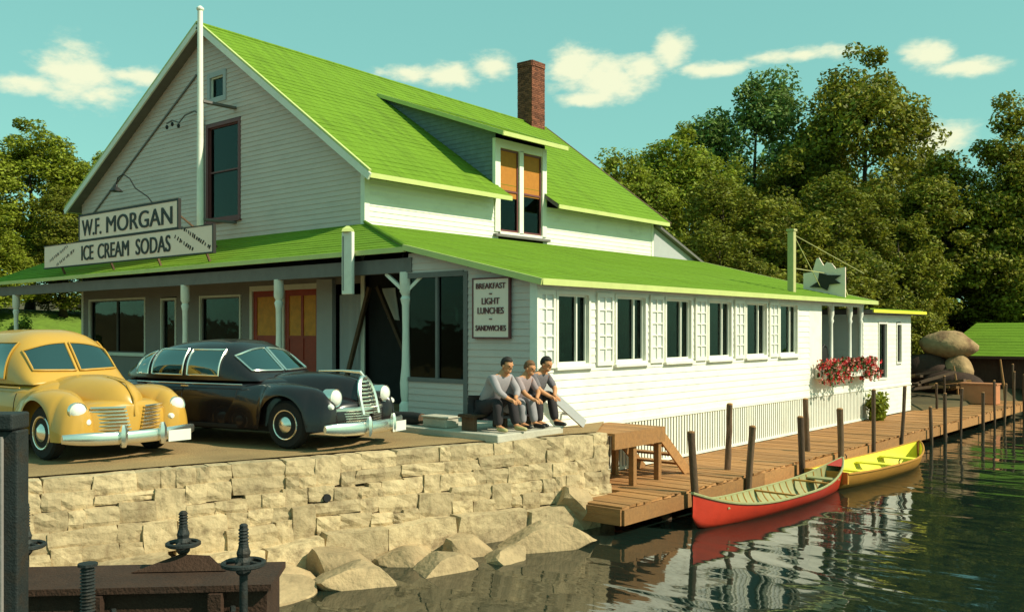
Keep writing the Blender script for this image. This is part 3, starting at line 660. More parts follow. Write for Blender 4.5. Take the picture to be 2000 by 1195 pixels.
for x in (-18.3, -8.2, -4.3, -.18): turned_post(x, .2, 0, 2.85, .10 if x < -1 else .115)
for i in range(2): mb = MB(); mb.bar((-.18, .2, 2.45), (-.75 if i else .4, .2, 2.84), .05, .07); mb.build('bracket', 'white_paint', B)
# --- wing (screened dining porch towards the lake)
WF = Face('front', .15); WS = Face('side', 3.12)
siding(WF, lambda z: (-.05, min(3.12, 3.38 - (z - 2.5) / .2275)), 0, 3.2, [(-.05, 1.47, .80, 2.75)], .125).build('wing_front_wall', 'shade_toned_siding', B)  # front-face shade is in the wall colour here too
mb = MB(); WF.box(mb, 1.42, 1.52, 0, 2.8, -.05, .03); WF.box(mb, -.05, 1.42, 2.72, 2.82, -.05, .028); WF.box(mb, -.05, 1.42, .74, .82, -.05, .032); WF.box(mb, .68, .74, .82, 2.72, -.05, .01); mb.build('screen_frame', 'soffit', B)
mb = MB(); WF.box(mb, -.05, 1.42, .82, 2.72, -.045, -.04); mb.build('insect_screen', 'screen_mesh', B)
wins = [(.73, 1.65), (2.57, 3.58), (4.39, 5.40), (6.20, 7.24), (8.03, 9.09), (9.87, 10.90)]
shut = [(.10, .63), (1.90, 2.44), (3.74, 4.26), (5.56, 6.07), (7.40, 7.90), (9.23, 9.75)]
siding(WS, lambda z: (.15, 11.75), 0, 2.56, [(a, b, 1.10, 2.38) for a, b in wins], .14, .015).build('wing_side_wall', 'white_siding', B)
for a, b in wins: window(WS, a, b, 1.12, 2.36, B, cas=.055, mull=[a + (b - a) * .66], sash='white_paint')
for a, b in shut:
    mb = MB(); b0, b1 = 1.06, 2.42
    for q in ((a, a + .06, b0, b1), (b - .06, b, b0, b1), (a + .06, b - .06, b0, b0 + .08), (a + .06, b - .06, b1 - .08, b1)): WS.box(mb, *q, .016, .055)
    s = mb.build('shutter', 'white_paint', B)
    mb = MB(); WS.box(mb, a + .06, b - .06, b0 + .08, b1 - .08, .016, .024); mb.build('backing', 'curtain', s)
    mb = MB(); m_ = (a + b) / 2; WS.box(mb, m_ - .016, m_ + .016, b0 + .08, b1 - .08, .025, .05)
    for i in range(1, 5): zz = b0 + .08 + i * (b1 - b0 - .16) / 5; WS.box(mb, a + .06, b - .06, zz - .014, zz + .014, .025, .048)
    mb.build('glazing_bar', 'white_paint', s)
mb = MB(); WS.box(mb, .13, 11.75, 2.44, 2.56, .0, .03); mb.build('frieze_board', 'white_paint', B)
mb = MB(); mb.box(3.0, 3.16, .115, .26, 0, 2.6); mb.build('corner_board', 'white_paint', B)
mb = MB(); mb.box(-4.1, 3.05, .25, 15.6, -.05, -.01); mb.build('wing_floor', 'dark_wood', B)
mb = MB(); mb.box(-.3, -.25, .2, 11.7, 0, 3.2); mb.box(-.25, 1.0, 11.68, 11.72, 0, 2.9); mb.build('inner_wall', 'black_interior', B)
mb = MB(); mb.box(-4.1, 2.85, 11.72, 11.76, 0, 2.6); mb.build('wing_end_wall', 'white_siding', B)
# skirt: slats over a dark crawl space
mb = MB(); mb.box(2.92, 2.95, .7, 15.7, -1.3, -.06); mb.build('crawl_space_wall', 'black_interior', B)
mb = MB(); WS.box(mb, .68, 15.72, -.07, .0, -.06, .03); lat = mb.build('lattice_skirt', 'white_paint', B)
sm = unit_box('slat', 'white_paint'); y = .72
while y < 15.7: piece(sm, 'slat', lat, (3.12, y, -.515), (.022, .066, .89)); y += .112
mb = MB(); WS.box(mb, .68, 15.72, -.955, -.90, -.01, .028); mb.build('bottom_rail', 'white_paint', lat)
mb = MB(); mb.box(.4, 3.1, .35, .68, -.9, -.02); mb.build('foundation', 'joint', B)
# --- open end porch with flower box
mb = MB(); WS.box(mb, 11.75, 15.72, .0, .46, -.06, .012); mb.build('porch_parapet', 'white_paint', B)
mb = MB(); mb.box(-.5, 3.0, 11.8, 15.65, -.03, .0); mb.build('end_porch_floor', 'dark_wood', B)
mb = MB(); mb.box(.9, 1.0, 11.76, 15.7, 0, 2.9); mb.build('end_porch_wall', 'white_siding', B)
mb = MB(); mb.box(1.0, 1.03, 13.9, 14.9, .05, 2.2); mb.build('door', 'black_interior', B)
mb = MB(); WS.box(mb, 11.70, 12.55, 0.46, 2.56, -.06, .01); mb.build('end_panel', 'white_paint', B)
for yy in (13.35, 14.75, 15.62):
    mb = MB(); mb.lathe([(.09, .46), (.09, .62), (.06, .70), (.055, 1.9), (.085, 1.98), (.06, 2.05), (.09, 2.16), (.09, 2.56)], (3.07, yy, 0), n=10); mb.build('porch_post', 'white_paint', B, smooth=True)
    mb = MB(); pts = [(3.07, yy + s * .45 * (1 - math.cos(t)), 2.52 - .45 * (1 - math.sin(t))) for s in (1,) for t in np.linspace(0, math.pi / 2, 6)]; mb.tube(pts, .025, 6)
    pts = [(3.07, yy - .45 * (1 - math.cos(t)), 2.52 - .45 * (1 - math.sin(t))) for t in np.linspace(0, math.pi / 2, 6)]; mb.tube(pts, .025, 6); mb.build('scroll_bracket', 'white_paint', B, smooth=True)
mb = MB(); WS.box(mb, 12.5, 15.72, 2.40, 2.56, -.06, .02); mb.build('frieze_board', 'white_paint', B)
# --- lean-to at the back of the side wall
mb = MB(); mb.add([(-4.2, 15.72, 4.1), (-4.2, 19.0, 4.2), (-4.2, 15.72, 5.35)], [(0, 1, 2)]); mb.build('lean_to_wall', 'grey_paint_and_shade', B)  # grey stands in for shade on this wall
roof('lean_to_roof', (-4.0, 19.7, 4.05), (-10, 21.2, 4.05), (-10, 16.8, 5.7), (-4.0, 15.78, 5.42), B, 12, 8, .08)
# --- annex
AN = tag(empty('annex_shed', (1, 18, -.97)), 'small white flat roofed annex with yellow roof edge at the dock', 'building')
mb = MB(); A2 = Face('side', 3.10)
siding(A2, lambda z: (15.76, 20.2), -.95, 2.2, [(17.05, 17.80, .2, 1.95), (18.74, 19.2, .66, 1.93)], .14, .008).build('wall', 'white_siding', AN)
mb = MB(); mb.box(-1, 3.09, 20.18, 20.22, -.95, 2.2); mb.box(-1, 3.09, 15.74, 15.77, -.95, 2.2); mb.box(-1.02, -.98, 15.8, 20.2, -.95, 2.2); mb.build('wall', 'white_siding', AN)
mb = MB(); mb.box(-1.3, 3.4, 15.72, 20.75, 2.22, 2.34); mb.build('roof', 'soffit', AN)
mb = MB(); mb.box(3.4, 3.44, 15.72, 20.8, 2.25, 2.34); mb.build('roof_edge', 'boat_yellow', AN); mb = MB(); mb.box(-1.3, 3.3, 15.8, 20.7, 2.34, 2.38); mb.build('roofing', 'roof_green', AN)
for q, nm in (((17.08, 17.78, .23, 1.92), 'window'), ((18.77, 19.17, .68, 1.90), 'window')): window(A2, *q, AN, cas=.05, sill=False, name=nm, sash='soffit', depth=.085)
mb = MB(); mb.box(1.0, 1.05, 15.8, 20.1, -.9, 2.15); mb.build('inner_wall', 'black_interior', AN)
mb = MB(); A2.box(mb, 15.76, 20.2, -.1, -.04, 0, .03); mb.build('water_table', 'white_paint', AN)

# ------------------------------------------------------------------ signs and fittings on the store
S1 = tag(empty('name_sign', (-11, .1, 4.3)), 'upper white signboard reading W.F. MORGAN in bold black letters', 'sign')
MB().box(-13.6, -8.33, .06, .12, 4.30, 4.96).build('board', 'sign_white', S1)
for q in ((-13.66, -8.27, .05, .13, 4.96, 5.02), (-8.33, -8.27, .05, .13, 4.27, 4.96), (-13.66, -13.6, .05, .13, 4.27, 4.96), (-13.6, -8.33, .05, .13, 4.265, 4.30)): MB().box(*q).build('frame', 'black_paint', S1)
text_part('initials', 'W.F.', S1, (-12.87, .052, 4.62), 1.15, .45, 'black_paint'); text_part('surname', 'MORGAN', S1, (-10.28, .052, 4.62), 3.45, .45, 'black_paint')
for x in (-12.9, -9.0): MB().bar((x, .2, 4.9), (x, 1.6, 3.95), .04, .04).build('strut', 'dark_wood', S1)
S2 = tag(empty('soda_sign', (-11.3, .1, 3.6)), 'long white signboard reading ICE CREAM SODAS above the porch eave', 'sign')
MB().box(-15.9, -6.75, .06, .12, 3.60, 4.235).build('board', 'sign_white', S2)
for q in ((-15.95, -6.70, .05, .13, 3.565, 3.60), (-6.75, -6.70, .05, .13, 3.60, 4.235), (-15.95, -6.70, .05, .13, 4.235, 4.262)): MB().box(*q).build('frame', 'black_paint', S2)

for t_, x_, w_ in (('ICE', -13.12, .72), ('CREAM', -11.63, 1.75), ('SODAS', -9.52, 1.75)): text_part('lettering', t_, S2, (x_, .052, 3.915), w_, .42, 'black_paint')
def worn_line(x, z, w, h, rot, m, seed):          # lettering worn past reading: short upright and slanting strokes
    mb = MB(); rr = random.Random(seed); a = -w / 2
    while a < w / 2:
        for k in range(rr.randint(1, 2)):
            q0 = (a + rr.uniform(0, .05), -h / 2 * rr.uniform(.5, 1)); q1 = (a + rr.uniform(0, .07), h / 2 * rr.uniform(.5, 1))
            P = [(x + u * math.cos(rot) - v * math.sin(rot), .054, z + u * math.sin(rot) + v * math.cos(rot)) for u, v in (q0, q1)]
            mb.bar(P[0], P[1], .028, .012, (0, 1, 0))
        a += rr.uniform(.085, .12)
    mb.build('worn_lettering', m, S2)
worn_line(-7.50, 4.0, 1.35, .11, R(-24), 'black_paint', 1); worn_line(-8.0, 3.87, .95, .11, R(-24), 'black_paint', 2)
worn_line(-14.95, 3.98, 1.25, .10, R(18), 'sign_grey_ink', 3); worn_line(-14.5, 3.84, 1.2, .10, R(18), 'sign_grey_ink', 4)
for x in (-15, -12, -9.5, -7.2): MB().bar((x, .16, 3.65), (x, .3, 3.33), .05, .05).build('strut', 'dark_wood', S2)
S3 = tag(empty('lunch_sign', (2.14, .1, 1.6)), 'white hanging sign reading BREAKFAST LIGHT LUNCHES SANDWICHES beside the screen', 'sign')
MB().box(1.72, 2.55, .075, .11, 1.60, 2.63).build('board', 'sign_white', S3)
for q in ((1.69, 2.58, .065, .12, 2.63, 2.66), (1.69, 2.58, .065, .12, 1.57, 1.60), (1.69, 1.72, .065, .12, 1.60, 2.63), (2.55, 2.58, .065, .12, 1.60, 2.63)): MB().box(*q).build('frame', 'maroon_trim', S3)
for t, z, w, h in (('BREAKFAST', 2.51, .70, .10), ('-', 2.37, .06, .02), ('LIGHT', 2.24, .42, .115), ('LUNCHES', 2.07, .62, .115), ('-', 1.92, .06, .02), ('SANDWICHES', 1.76, .72, .10)): text_part('lettering', t, S3, (2.135, .068, z), w, h, 'maroon_trim')
VB = tag(empty('eave_board_sign', (-1.56, -.12, 2.44)), 'narrow white upright board hung on the porch eave corner', 'board')
MB().box(-1.72, -1.40, -.14, -.06, 2.44, 3.70).build('board', 'white_paint', VB, bevel=.02)
MB().lathe([(.17, 3.70), (.14, 3.76), (.04, 3.82)], (-1.56, -.10, 0), n=4).build('cap', 'roof_trim', VB)
MB().bar((-1.66, -.145, 2.52), (-1.66, -.145, 3.62), .02, .015).build('groove_strip', 'soffit', VB)
fp = tag(empty('flagpole', (-9.66, 1.5, 3.85)), 'tall white flagpole rising in front of the gable', 'flagpole')
mb = MB(); mb.tube([(-9.66, 1.5, 3.8), (-9.66, 1.5, 7), (-9.66, 1.5, 10.36)], [.095, .085, .07], 12); mb.build('shaft', 'white_paint', fp, smooth=True)
mb = MB(); mb.lathe([(.07, 10.36), (.10, 10.40), (.10, 10.44), (.03, 10.50)], (-9.66, 1.5, 0), n=12); mb.build('truck', 'white_paint', fp)
for z in (4.7, 7.9): MB().box(-9.74, -9.58, 1.55, 2.58, z, z + .06).build('wall_bracket', 'soffit', fp)
GL = tag(empty('gooseneck_lamp', (-9.7, .2, 4.95)), 'thin gooseneck lamp curving over the name sign', 'lamp')
mb = MB(); mb.tube([(-9.6, .15, 4.95), (-9.85, .1, 5.2), (-10.3, .0, 5.45), (-10.5, -.05, 5.72), (-10.75, -.1, 5.86), (-11.05, -.1, 5.80), (-11.15, -.1, 5.6)], .018, 6); mb.build('arm', 'black_paint', GL, smooth=True)
mb = MB(); mb.lathe([(.03, 5.62), (.05, 5.55), (.17, 5.46), (.18, 5.44)], (-11.15, -.1, 0), n=14); mb.build('shade', 'black_paint', GL, smooth=True)
EL = tag(empty('wall_conduit', (-11.1, 2.5, 4.8)), 'dark service conduit bending across the gable beside the flagpole', 'conduit')
mb = MB(); mb.tube([(-11.14, 2.54, 4.6), (-11.2, 2.54, 7.7), (-11.25, 2.5, 8.0), (-11.6, 2.48, 8.12), (-12.0, 2.42, 8.05), (-12.2, 2.35, 7.85), (-12.5, 2.3, 7.95), (-12.8, 2.3, 7.9)], .025, 6); mb.build('pipe', 'soffit', EL, smooth=True)
for x, z in ((-12.15, 7.8), (-12.5, 7.9), (-12.8, 7.85)): MB().lathe([(.03, z - .12), (.05, z - .06), (.03, z)], (x, 2.3, 0), n=8).build('insulator', 'black_paint', EL)
# wing roof: pole, guy wires, roof board
rp = tag(empty('roof_pole', (2.6, 11.86, 2.75)), 'pale square pole standing on the wing roof with guy wires', 'pole')
MB().box(2.48, 2.66, 11.78, 11.96, 2.70, 4.40).build('shaft', 'rope', rp, bevel=.02); MB().box(2.46, 2.68, 11.76, 11.98, 4.40, 4.46).build('cap', 'rope', rp)
for a, b in (((2.6, 12, 4.3), (2.9, 16.4, 3.45)), ((2.6, 12, 4.25), (2.3, 14.5, 3.0)), ((2.6, 12, 3.4), (2.4, 14.6, 3.4))): MB().tube([a, b], .012, 5).build('guy_wire', 'rope', rp)
rsg = tag(empty('roof_billboard', (2.4, 14.6, 2.8)), 'small white rooftop board with a dark painted bird shape', 'sign')
mb = MB(); mb.slab([(1.74, 14.6, 2.80), (3.0, 14.6, 2.62), (3.0, 14.6, 3.55), (2.72, 14.6, 3.52), (2.60, 14.6, 3.68), (2.45, 14.6, 3.72), (2.36, 14.6, 3.62), (2.22, 14.6, 3.86), (2.14, 14.6, 3.84), (2.02, 14.6, 3.45), (1.74, 14.6, 3.42)], .05); mb.build('board', 'sign_white', rsg)
mb = MB(); mb.add([(x, 14.54, z) for x, z in ((1.95, 3.0), (2.2, 3.15), (2.25, 3.42), (2.5, 3.34), (2.92, 3.32), (2.72, 3.2), (2.9, 3.08), (2.55, 3.06), (2.5, 2.88), (2.3, 2.98))], [tuple(range(10))]); mb.build('painted_bird', 'black_paint', rsg)
for x in (1.9, 2.8): MB().bar((x, 14.66, 3.4), (x, 15.3, 2.75), .04, .04).build('strut', 'rope', rsg)
rmp = tag(empty('leaning_plank', (3.35, .6, .05)), 'grey plank leaning down against the white wing wall beside the seated people', 'plank')
MB().bar((3.26, .05, .82), (3.42, 1.12, .06), .05, .15).build('board', 'grey_paint_and_shade', rmp)
for yy, zz in ((.3, .64), (.85, .25)): MB().bar((3.30, yy, zz), (3.15, yy, zz), .04, .05).build('batten', 'grey_paint_and_shade', rmp)

# flower box
FB = tag(empty('flower_box', (3.3, 13.8, .5)), 'white window box overflowing with red and pink flowers', 'flower box')
MB().box(3.14, 3.46, 12.05, 15.7, .42, .66).build('trough', 'white_paint', FB)
rf = random.Random(8)
def petals(n, size, zs):
    mb = MB()
    for i in range(n):
        y = rf.uniform(11.9, 15.85); dr = rf.random() ** 1.3; c = Vector((3.32 + rf.uniform(-.12, .26) + .1 * dr, y, .78 - dr * .48 * (1 if abs(y - 14.1) > .6 else .25) + rf.uniform(-.05, .17)))
        for k in range(5):
            a = k * 1.2566 + rf.random(); t = Vector((rf.uniform(.3, 1), math.cos(a), math.sin(a))).normalized(); u = t.cross(Vector((rf.uniform(-1, 1), rf.uniform(-1, 1), 1))).normalized()
            s = size * rf.uniform(.7, 1.2); mb.quad(c, c + t * s * .6 + u * s * .35, c + t * s, c + t * s * .6 - u * s * .35)
    return mb
petals(470, .075, 0).build('red_flowers', 'flower_red', FB, kind='stuff'); petals(330, .075, 0).build('pink_flowers', 'flower_pink', FB, kind='stuff'); petals(260, .10, 0).build('foliage', 'bush_leaf', FB, kind='stuff')
# chairs behind the flower box
def chair(x, y, lab):
    o = tag(empty('porch_chair', (x, y, 0)), lab, 'chair', 'dark chairs on the end porch')
    mb = MB(); pts = [(x - .05, y - .24, .45), (x + .0, y - .25, 1.0), (x + .0, y - .18, 1.22), (x, y, 1.30), (x, y + .18, 1.22), (x, y + .25, 1.0), (x - .05, y + .24, .45)]
    mb.tube(pts, .025, 6); mb.build('back_frame', 'black_paint', o)
    mb = MB(); mb.box(x - .02, x + .01, y - .22, y + .22, .55, 1.22); mb.build('backrest', 'black_paint', o); MB().box(x - .5, x - .02, y - .24, y + .24, .43, .47).build('seat', 'black_paint', o)
    for dx in (-.46, -.06):
        for dy in (-.2, .2): MB().tube([(x + dx, y + dy, 0), (x + dx, y + dy, .43)], .02, 6).build('leg', 'black_paint', o)
chair(2.72, 12.95, 'dark round backed chair beside the end panel above the flowers'); chair(2.72, 13.75, 'dark round backed chair between the two porch columns')

# ================================================================== CARS (local frame: +x ahead, origin on the ground)
def spow(v, p): return math.copysign(abs(v) ** p, v)
def sect(x, w, zb, zt, n, m, cy=0.0, t0=0.0, t1=math.pi, k=24):
    return [(x, cy + w * spow(math.cos(t), 2 / n), zb + (zt - zb) * abs(math.sin(t)) ** (2 / m)) for t in np.linspace(t0, t1, k)]
def car(spec, loc, rz, label):
    c = tag(empty('parked_car', loc, rz), label, 'car', 'cars parked on the lot'); P = spec['paint']; xs_ = spec
    def shell(name, keys, zb, n, m, cy=0.0, x0=None, x1=None, N=46, k=26, parent=None, mt=None):
        w = herm([(q[0], q[1]) for q in keys]); zt = herm([(q[0], q[2]) for q in keys]); a, b = keys[0][0], keys[-1][0]
        # stations crowd towards both ends so the noses round off
        X = [a + (b - a) * (.5 - .5 * math.cos(math.pi * i / N)) for i in range(N + 1)]
        mb = MB(); mb.loft([sect(x, max(w(x), .004), zb(x) if callable(zb) else zb, max(zt(x), (zb(x) if callable(zb) else zb) + .01), n, m, cy, k=k) for x in X], cap=True)
        return mb.build(name, mt or P, parent or c, smooth='all', local=True), w, zt
    def patch(w, zt, zb, n, m, xa, xb, ta, tb, off, nx=8, nt=8):
        rows = []
        for i in range(nx + 1):
            x = xa + (xb - xa) * i / nx; row = []
            for j in range(nt + 1):
                A = ta(x) if callable(ta) else ta; Bt = tb(x) if callable(tb) else tb; t = A + (Bt - A) * j / nt
                f = lambda xx, tt: Vector((xx, w(xx) * spow(math.cos(tt), 2 / n), zb + (zt(xx) - zb) * abs(math.sin(tt)) ** (2 / m)))
                p = f(x, t); du = f(x + .01, t) - p; dv = f(x, t + .01) - p; nn = du.cross(dv).normalized()
                if nn.dot(Vector((0.0, p.y, p.z - zb - .2))) < 0: nn = -nn
                row.append(p + nn * off)
            rows.append(row)
        return rows
    def glazed(name, w, zt, zb, n, m, xa, xb, ta, tb, trim):
        r = patch(w, zt, zb, n, m, xa, xb, ta, tb, .010); mb = MB(); mb.loft(r); g = mb.build(name, 'car_glass', c, smooth='all', local=True)
        r = patch(w, zt, zb, n, m, xa, xb, ta, tb, .014); loop = r[0] + [q[-1] for q in r[1:]] + r[-1][-2::-1] + [q[0] for q in r[-2:0:-1]]
        mb = MB(); mb.tube(loop, .013, 6, closed=True); mb.build('window_trim', trim, g, smooth=True, local=True)
        r = patch(w, zt, zb, n, m, xa, xb, ta, tb, .004); mb = MB(); mb.loft(r); mb.build('cabin_shade', 'black_interior', g, local=True)
    wx = spec['wheels']; RW = spec['rw']; RA = RW + .075
    def arch(base):
        def f(x):
            z = base
            for q in wx:
                d = abs(x - q)
                if d < RA: z = max(z, RW + math.sqrt(RA * RA - d * d))
            return z
        return f
    shell('body', spec['tub'], .30, 4.0, 5.0)
    shell('hood', spec['hull'], .34, 2.7, 2.4)
    shell('nose', spec['nose'], .34, 3.4, 3.2)
    for s in (1, -1):
        shell('front_fender', spec['ffender'], arch(.28), 2.3, 2.0, s * spec['fy'], N=70)
        shell('rear_fender', spec['rfender'], arch(.28), 2.3, 2.0, s * spec['fy'], N=70)
    top, tw, tz = shell('cabin', spec['cabin'], spec['belt'], 3.0, 2.4)
    wa, wb = spec['wind']
    for s in (0, 1):
        zlo, zhi, ymax = spec['ws']; sg = 1 if s == 0 else -1
        def on(y, z, off):
            lo_, hi_ = -.1, .92
            for _ in range(26):
                x = (lo_ + hi_) / 2; q = min(.999, abs(y) / tw(x)); zz = spec['belt'] + (tz(x) - spec['belt']) * (1 - q ** 3.0) ** (1 / 2.4)
                if zz > z: lo_ = x
                else: hi_ = x
            return Vector((lo_ + off, y, z + off * .6))
        def grid(off):
            rows = []
            for i in range(9):
                y = .03 + (ymax - .03) * i / 8; u = i / 8; zt_ = zhi - .11 * u ** 2.2; zb_ = zlo + .015 * u
                rows.append([on(sg * y, zb_ + (zt_ - zb_) * k / 7, off) for k in range(8)])
            return rows
        mb = MB(); mb.loft(grid(.012)); g = mb.build('windshield', 'car_glass', c, smooth='all', local=True)
        r = grid(.016); loop = r[0] + [q[-1] for q in r[1:]] + r[-1][-2::-1] + [q[0] for q in r[-2:0:-1]]
        mb = MB(); mb.tube(loop, .015, 6, closed=True); mb.build('window_trim', spec['wtrim'], g, smooth=True, local=True)
        mb = MB(); mb.loft(grid(.006)); mb.build('cabin_shade', 'black_interior', g, local=True)
    for xa, xb in spec['sidewin']:
        hi = lambda x: math.asin(min(1, max(.05, (min(spec['wtop'], spec['belt'] + .84 * (tz(x) - spec['belt'])) - spec['belt']) / (tz(x) - spec['belt']))) ** 1.2)
        lo = lambda x: math.asin(min(1, .07 / max(.08, (tz(x) - spec['belt']))) ** 1.2)
        glazed('side_window', tw, tz, spec['belt'], 3.0, 2.4, xa, xb, lo, hi, spec['wtrim'])
        glazed('side_window', tw, tz, spec['belt'], 3.0, 2.4, xa, xb, lambda x: math.pi - lo(x), lambda x: math.pi - hi(x), spec['wtrim'])
    mb = MB(); mb.box(-2.1, 1.9, -.72, .72, .22, .34); mb.build('chassis', 'black_interior', c, local=True)
    for s in (1, -1): mb = MB(); mb.box(-.95, .75, s * .70, s * .90, .27, .32); mb.build('running_board', 'tyre', c, local=True)
    for q in wx:
        for s in (1, -1):
            y = s * (spec['fy'] + .06); mb = MB(); r = RW
            pr = [(r * .60, -.09), (r * .9, -.09), (r * .99, -.06), (r, 0), (r * .99, .06), (r * .9, .09), (r * .60, .09)]
            mb.lathe([(a, y + b) for a, b in pr], (q, 0, r), 'Y', 28); wh = mb.build('wheel', 'tyre', c, smooth=True, local=True)
            mb = MB(); mb.lathe([(r * .62, y + s * .075), (r * .60, y + s * .10), (r * .52, y + s * .085), (r * .42, y + s * .07), (r * .02, y + s * .07)], (q, 0, r), 'Y', 24); mb.build('rim', spec['rim'], wh, smooth=True, local=True)
            mb = MB(); mb.lathe([(r * .34, y + s * .072), (r * .33, y + s * .10), (r * .2, y + s * .135), (r * .02, y + s * .145)], (q, 0, r), 'Y', 20); mb.build('hubcap', 'chrome', wh, smooth=True, local=True)
            mb = MB(); mb.tube([(q + r * .6 * math.cos(t), y + s * .095, r + r * .6 * math.sin(t)) for t in np.linspace(0, 2 * math.pi, 25)[:-1]], .012, 5, closed=True); mb.build('trim_ring', 'chrome', wh, local=True)
    hx, hy, hz, hr = spec['lamp']
    for s in (1, -1):
        mb = MB(); mb.lathe([(hr * 1.12, hx - .16), (hr * 1.15, hx - .02), (hr * 1.12, hx + .01), (hr, hx + .005)], (0, s * hy, hz), 'X', 20); h = mb.build('headlight', 'chrome', c, smooth=True, local=True)
        mb = MB(); mb.lathe([(hr, hx + .004), (hr * .85, hx + .03), (hr * .5, hx + .05), (hr * .05, hx + .057)], (0, s * hy, hz), 'X', 20); mb.build('lens', 'lens', h, smooth=True, local=True)
        px, py, pz = spec['park']; mb = MB(); mb.lathe([(.045, px - .05), (.05, px), (.03, px + .03), (.005, px + .035)], (0, s * py, pz), 'X', 12); mb.build('parking_lamp', 'lens', c, smooth=True, local=True)
    def bumper(xf, z, half, sweep, hgt, front=1, mt='chrome'):
        rows = []
        for i in range(25):
            y = -half + 2 * half * i / 24; u = abs(y) / half; x = xf - front * (sweep * u ** 2.4); hh = hgt * (1 - .35 * u ** 6); zz = z + .02 * u ** 2
            rows.append([(x + front * .035 * math.cos(t), y, zz + hh * math.sin(t)) for t in np.linspace(-1.6, 1.6, 9)] + [(x - front * .02, y, zz)])
        mb = MB(); mb.loft(rows, ring=True, cap=True); return mb.build('bumper', mt, c, smooth=True, local=True)
    b = bumper(spec['bump'][0], spec['bump'][1], .94, .26, spec['bump'][2])
    for y in spec['guards']:
        mb = MB(); x = spec['bump'][0] + .03; mb.loft([[(x + dx * f, y + dy * f, z) for dx, dy in ((-.02, -.045), (.035, -.045), (.055, 0), (.035, .045), (-.02, .045))] for z, f in ((spec['bump'][1] - .12, .6), (spec['bump'][1] - .05, 1), (spec['bump'][1] + .10, 1), (spec['bump'][1] + .17, .5))], ring=True, cap=True); mb.build('bumper_guard', 'chrome', b, smooth=True, local=True)
    bumper(-spec['bump'][0] - .02, .46, .92, .2, .07, -1)
    mb = MB(); x = spec['bump'][0] + .06; mb.box(x, x + .008, spec['plate'] - .17, spec['plate'] + .17, spec['bump'][1] - .10, spec['bump'][1] + .05); mb.build('licence_plate', 'plate', c, local=True)
    # seams, handles, belt moulding
    w = herm([(q[0], q[1]) for q in spec['tub']])
    for s in (1, -1):
        for q in spec['seams']:
            mb = MB(); mb.tube([(q, s * (w(q) * spow(math.cos(t), 2 / 4.0) + .002), .30 + (herm([(k[0], k[2]) for k in spec['tub']])(q) - .30) * math.sin(t) ** (2 / 5.0)) for t in np.linspace(.001, .5, 8)], .005, 4); mb.build('door_seam', 'black_interior', c, local=True)
        for q in spec['handles']: mb = MB(); y = s * (w(q) + .012); mb.tube([(q - .08, y, .86), (q - .07, y + s * .03, .865), (q + .08, y + s * .03, .865)], .012, 6); mb.build('door_handle', 'chrome', c, smooth=True, local=True)
        mb = MB(); mb.tube([(x, s * (w(x) * .985 + .004), spec['mould']) for x in np.linspace(-1.5, .75, 16)], .011, 5); mb.build('side_moulding', 'chrome' if P == 'car_black' else P, c, smooth=True, local=True)
    # grille and hood ornament
    for gname, pts, r, mt in spec['grille']():
        mb = MB(); mb.tube(pts, r, 6); mb.build(gname, mt, c, smooth=True, local=True)
    return c

def yellow_grille():
    out = []
    for s in (1, -1):
        for i in range(7):
            z = .41 + i * .047; yi = .075 + .010 * i; yo = .56 - .008 * i
            out.append(('grille_bar', [(2.315 - .30 * (y / .6) ** 2 - .06 * (z - .42), s * y, z) for y in np.linspace(yi, yo, 8)], .0155, 'chrome'))
    out.append(('hood_strip', [(2.285, 0, .58), (2.25, 0, .80), (2.05, 0, 1.0), (1.6, 0, 1.065)], .014, 'car_yellow'))
    return out
yellow = dict(paint='car_yellow', rw=.36, wheels=(1.46, -1.42), fy=.69, belt=.96,
    tub=[(-2.38, .10, .62), (-2.25, .48, .84), (-1.8, .68, .98), (-1, .80, 1.02), (0, .83, 1.03), (.6, .82, 1.03), (.95, .74, 1.02), (1.2, .55, .98), (1.32, .05, .8)],
    hull=[(.55, .60, 1.0), (.7, .70, 1.06), (1.2, .62, 1.09), (1.7, .46, 1.05), (2.0, .34, .98), (2.17, .21, .86), (2.26, .06, .70)],
    nose=[(1.2, .62, .72), (1.7, .68, .79), (1.95, .66, .79), (2.10, .56, .78), (2.20, .36, .76), (2.27, .08, .72)],
    ffender=[(.38, .05, .55), (.7, .17, .80), (1.1, .24, .91), (1.55, .265, .93), (1.9, .26, .88), (2.08, .23, .80), (2.19, .14, .68), (2.22, .03, .54)],
    rfender=[(-2.3, .03, .5), (-2.15, .15, .70), (-1.8, .24, .86), (-1.42, .26, .90), (-1.0, .2, .80), (-.7, .06, .55)],
    cabin=[(-2.1, .20, .99), (-1.88, .52, 1.32), (-1.45, .68, 1.62), (-.8, .755, 1.715), (-.1, .77, 1.72), (.2, .765, 1.68), (.40, .75, 1.57), (.64, .73, 1.32), (.9, .68, 1.0)],
    wind=(.34, .74), ws=(1.13, 1.52, .60), sidewin=((-.36, .26), (-1.15, -.46)), wtop=1.52, wtrim='car_yellow', rim='car_yellow',
    lamp=(2.15, .71, .665, .105), park=(2.18, .60, .52), bump=(2.44, .31, .085), guards=(-.28, .28), plate=.52, seams=(.62, -.40, -1.2), handles=(-.28, -1.05), mould=.92, mouldx=1.0, grille=yellow_grille)
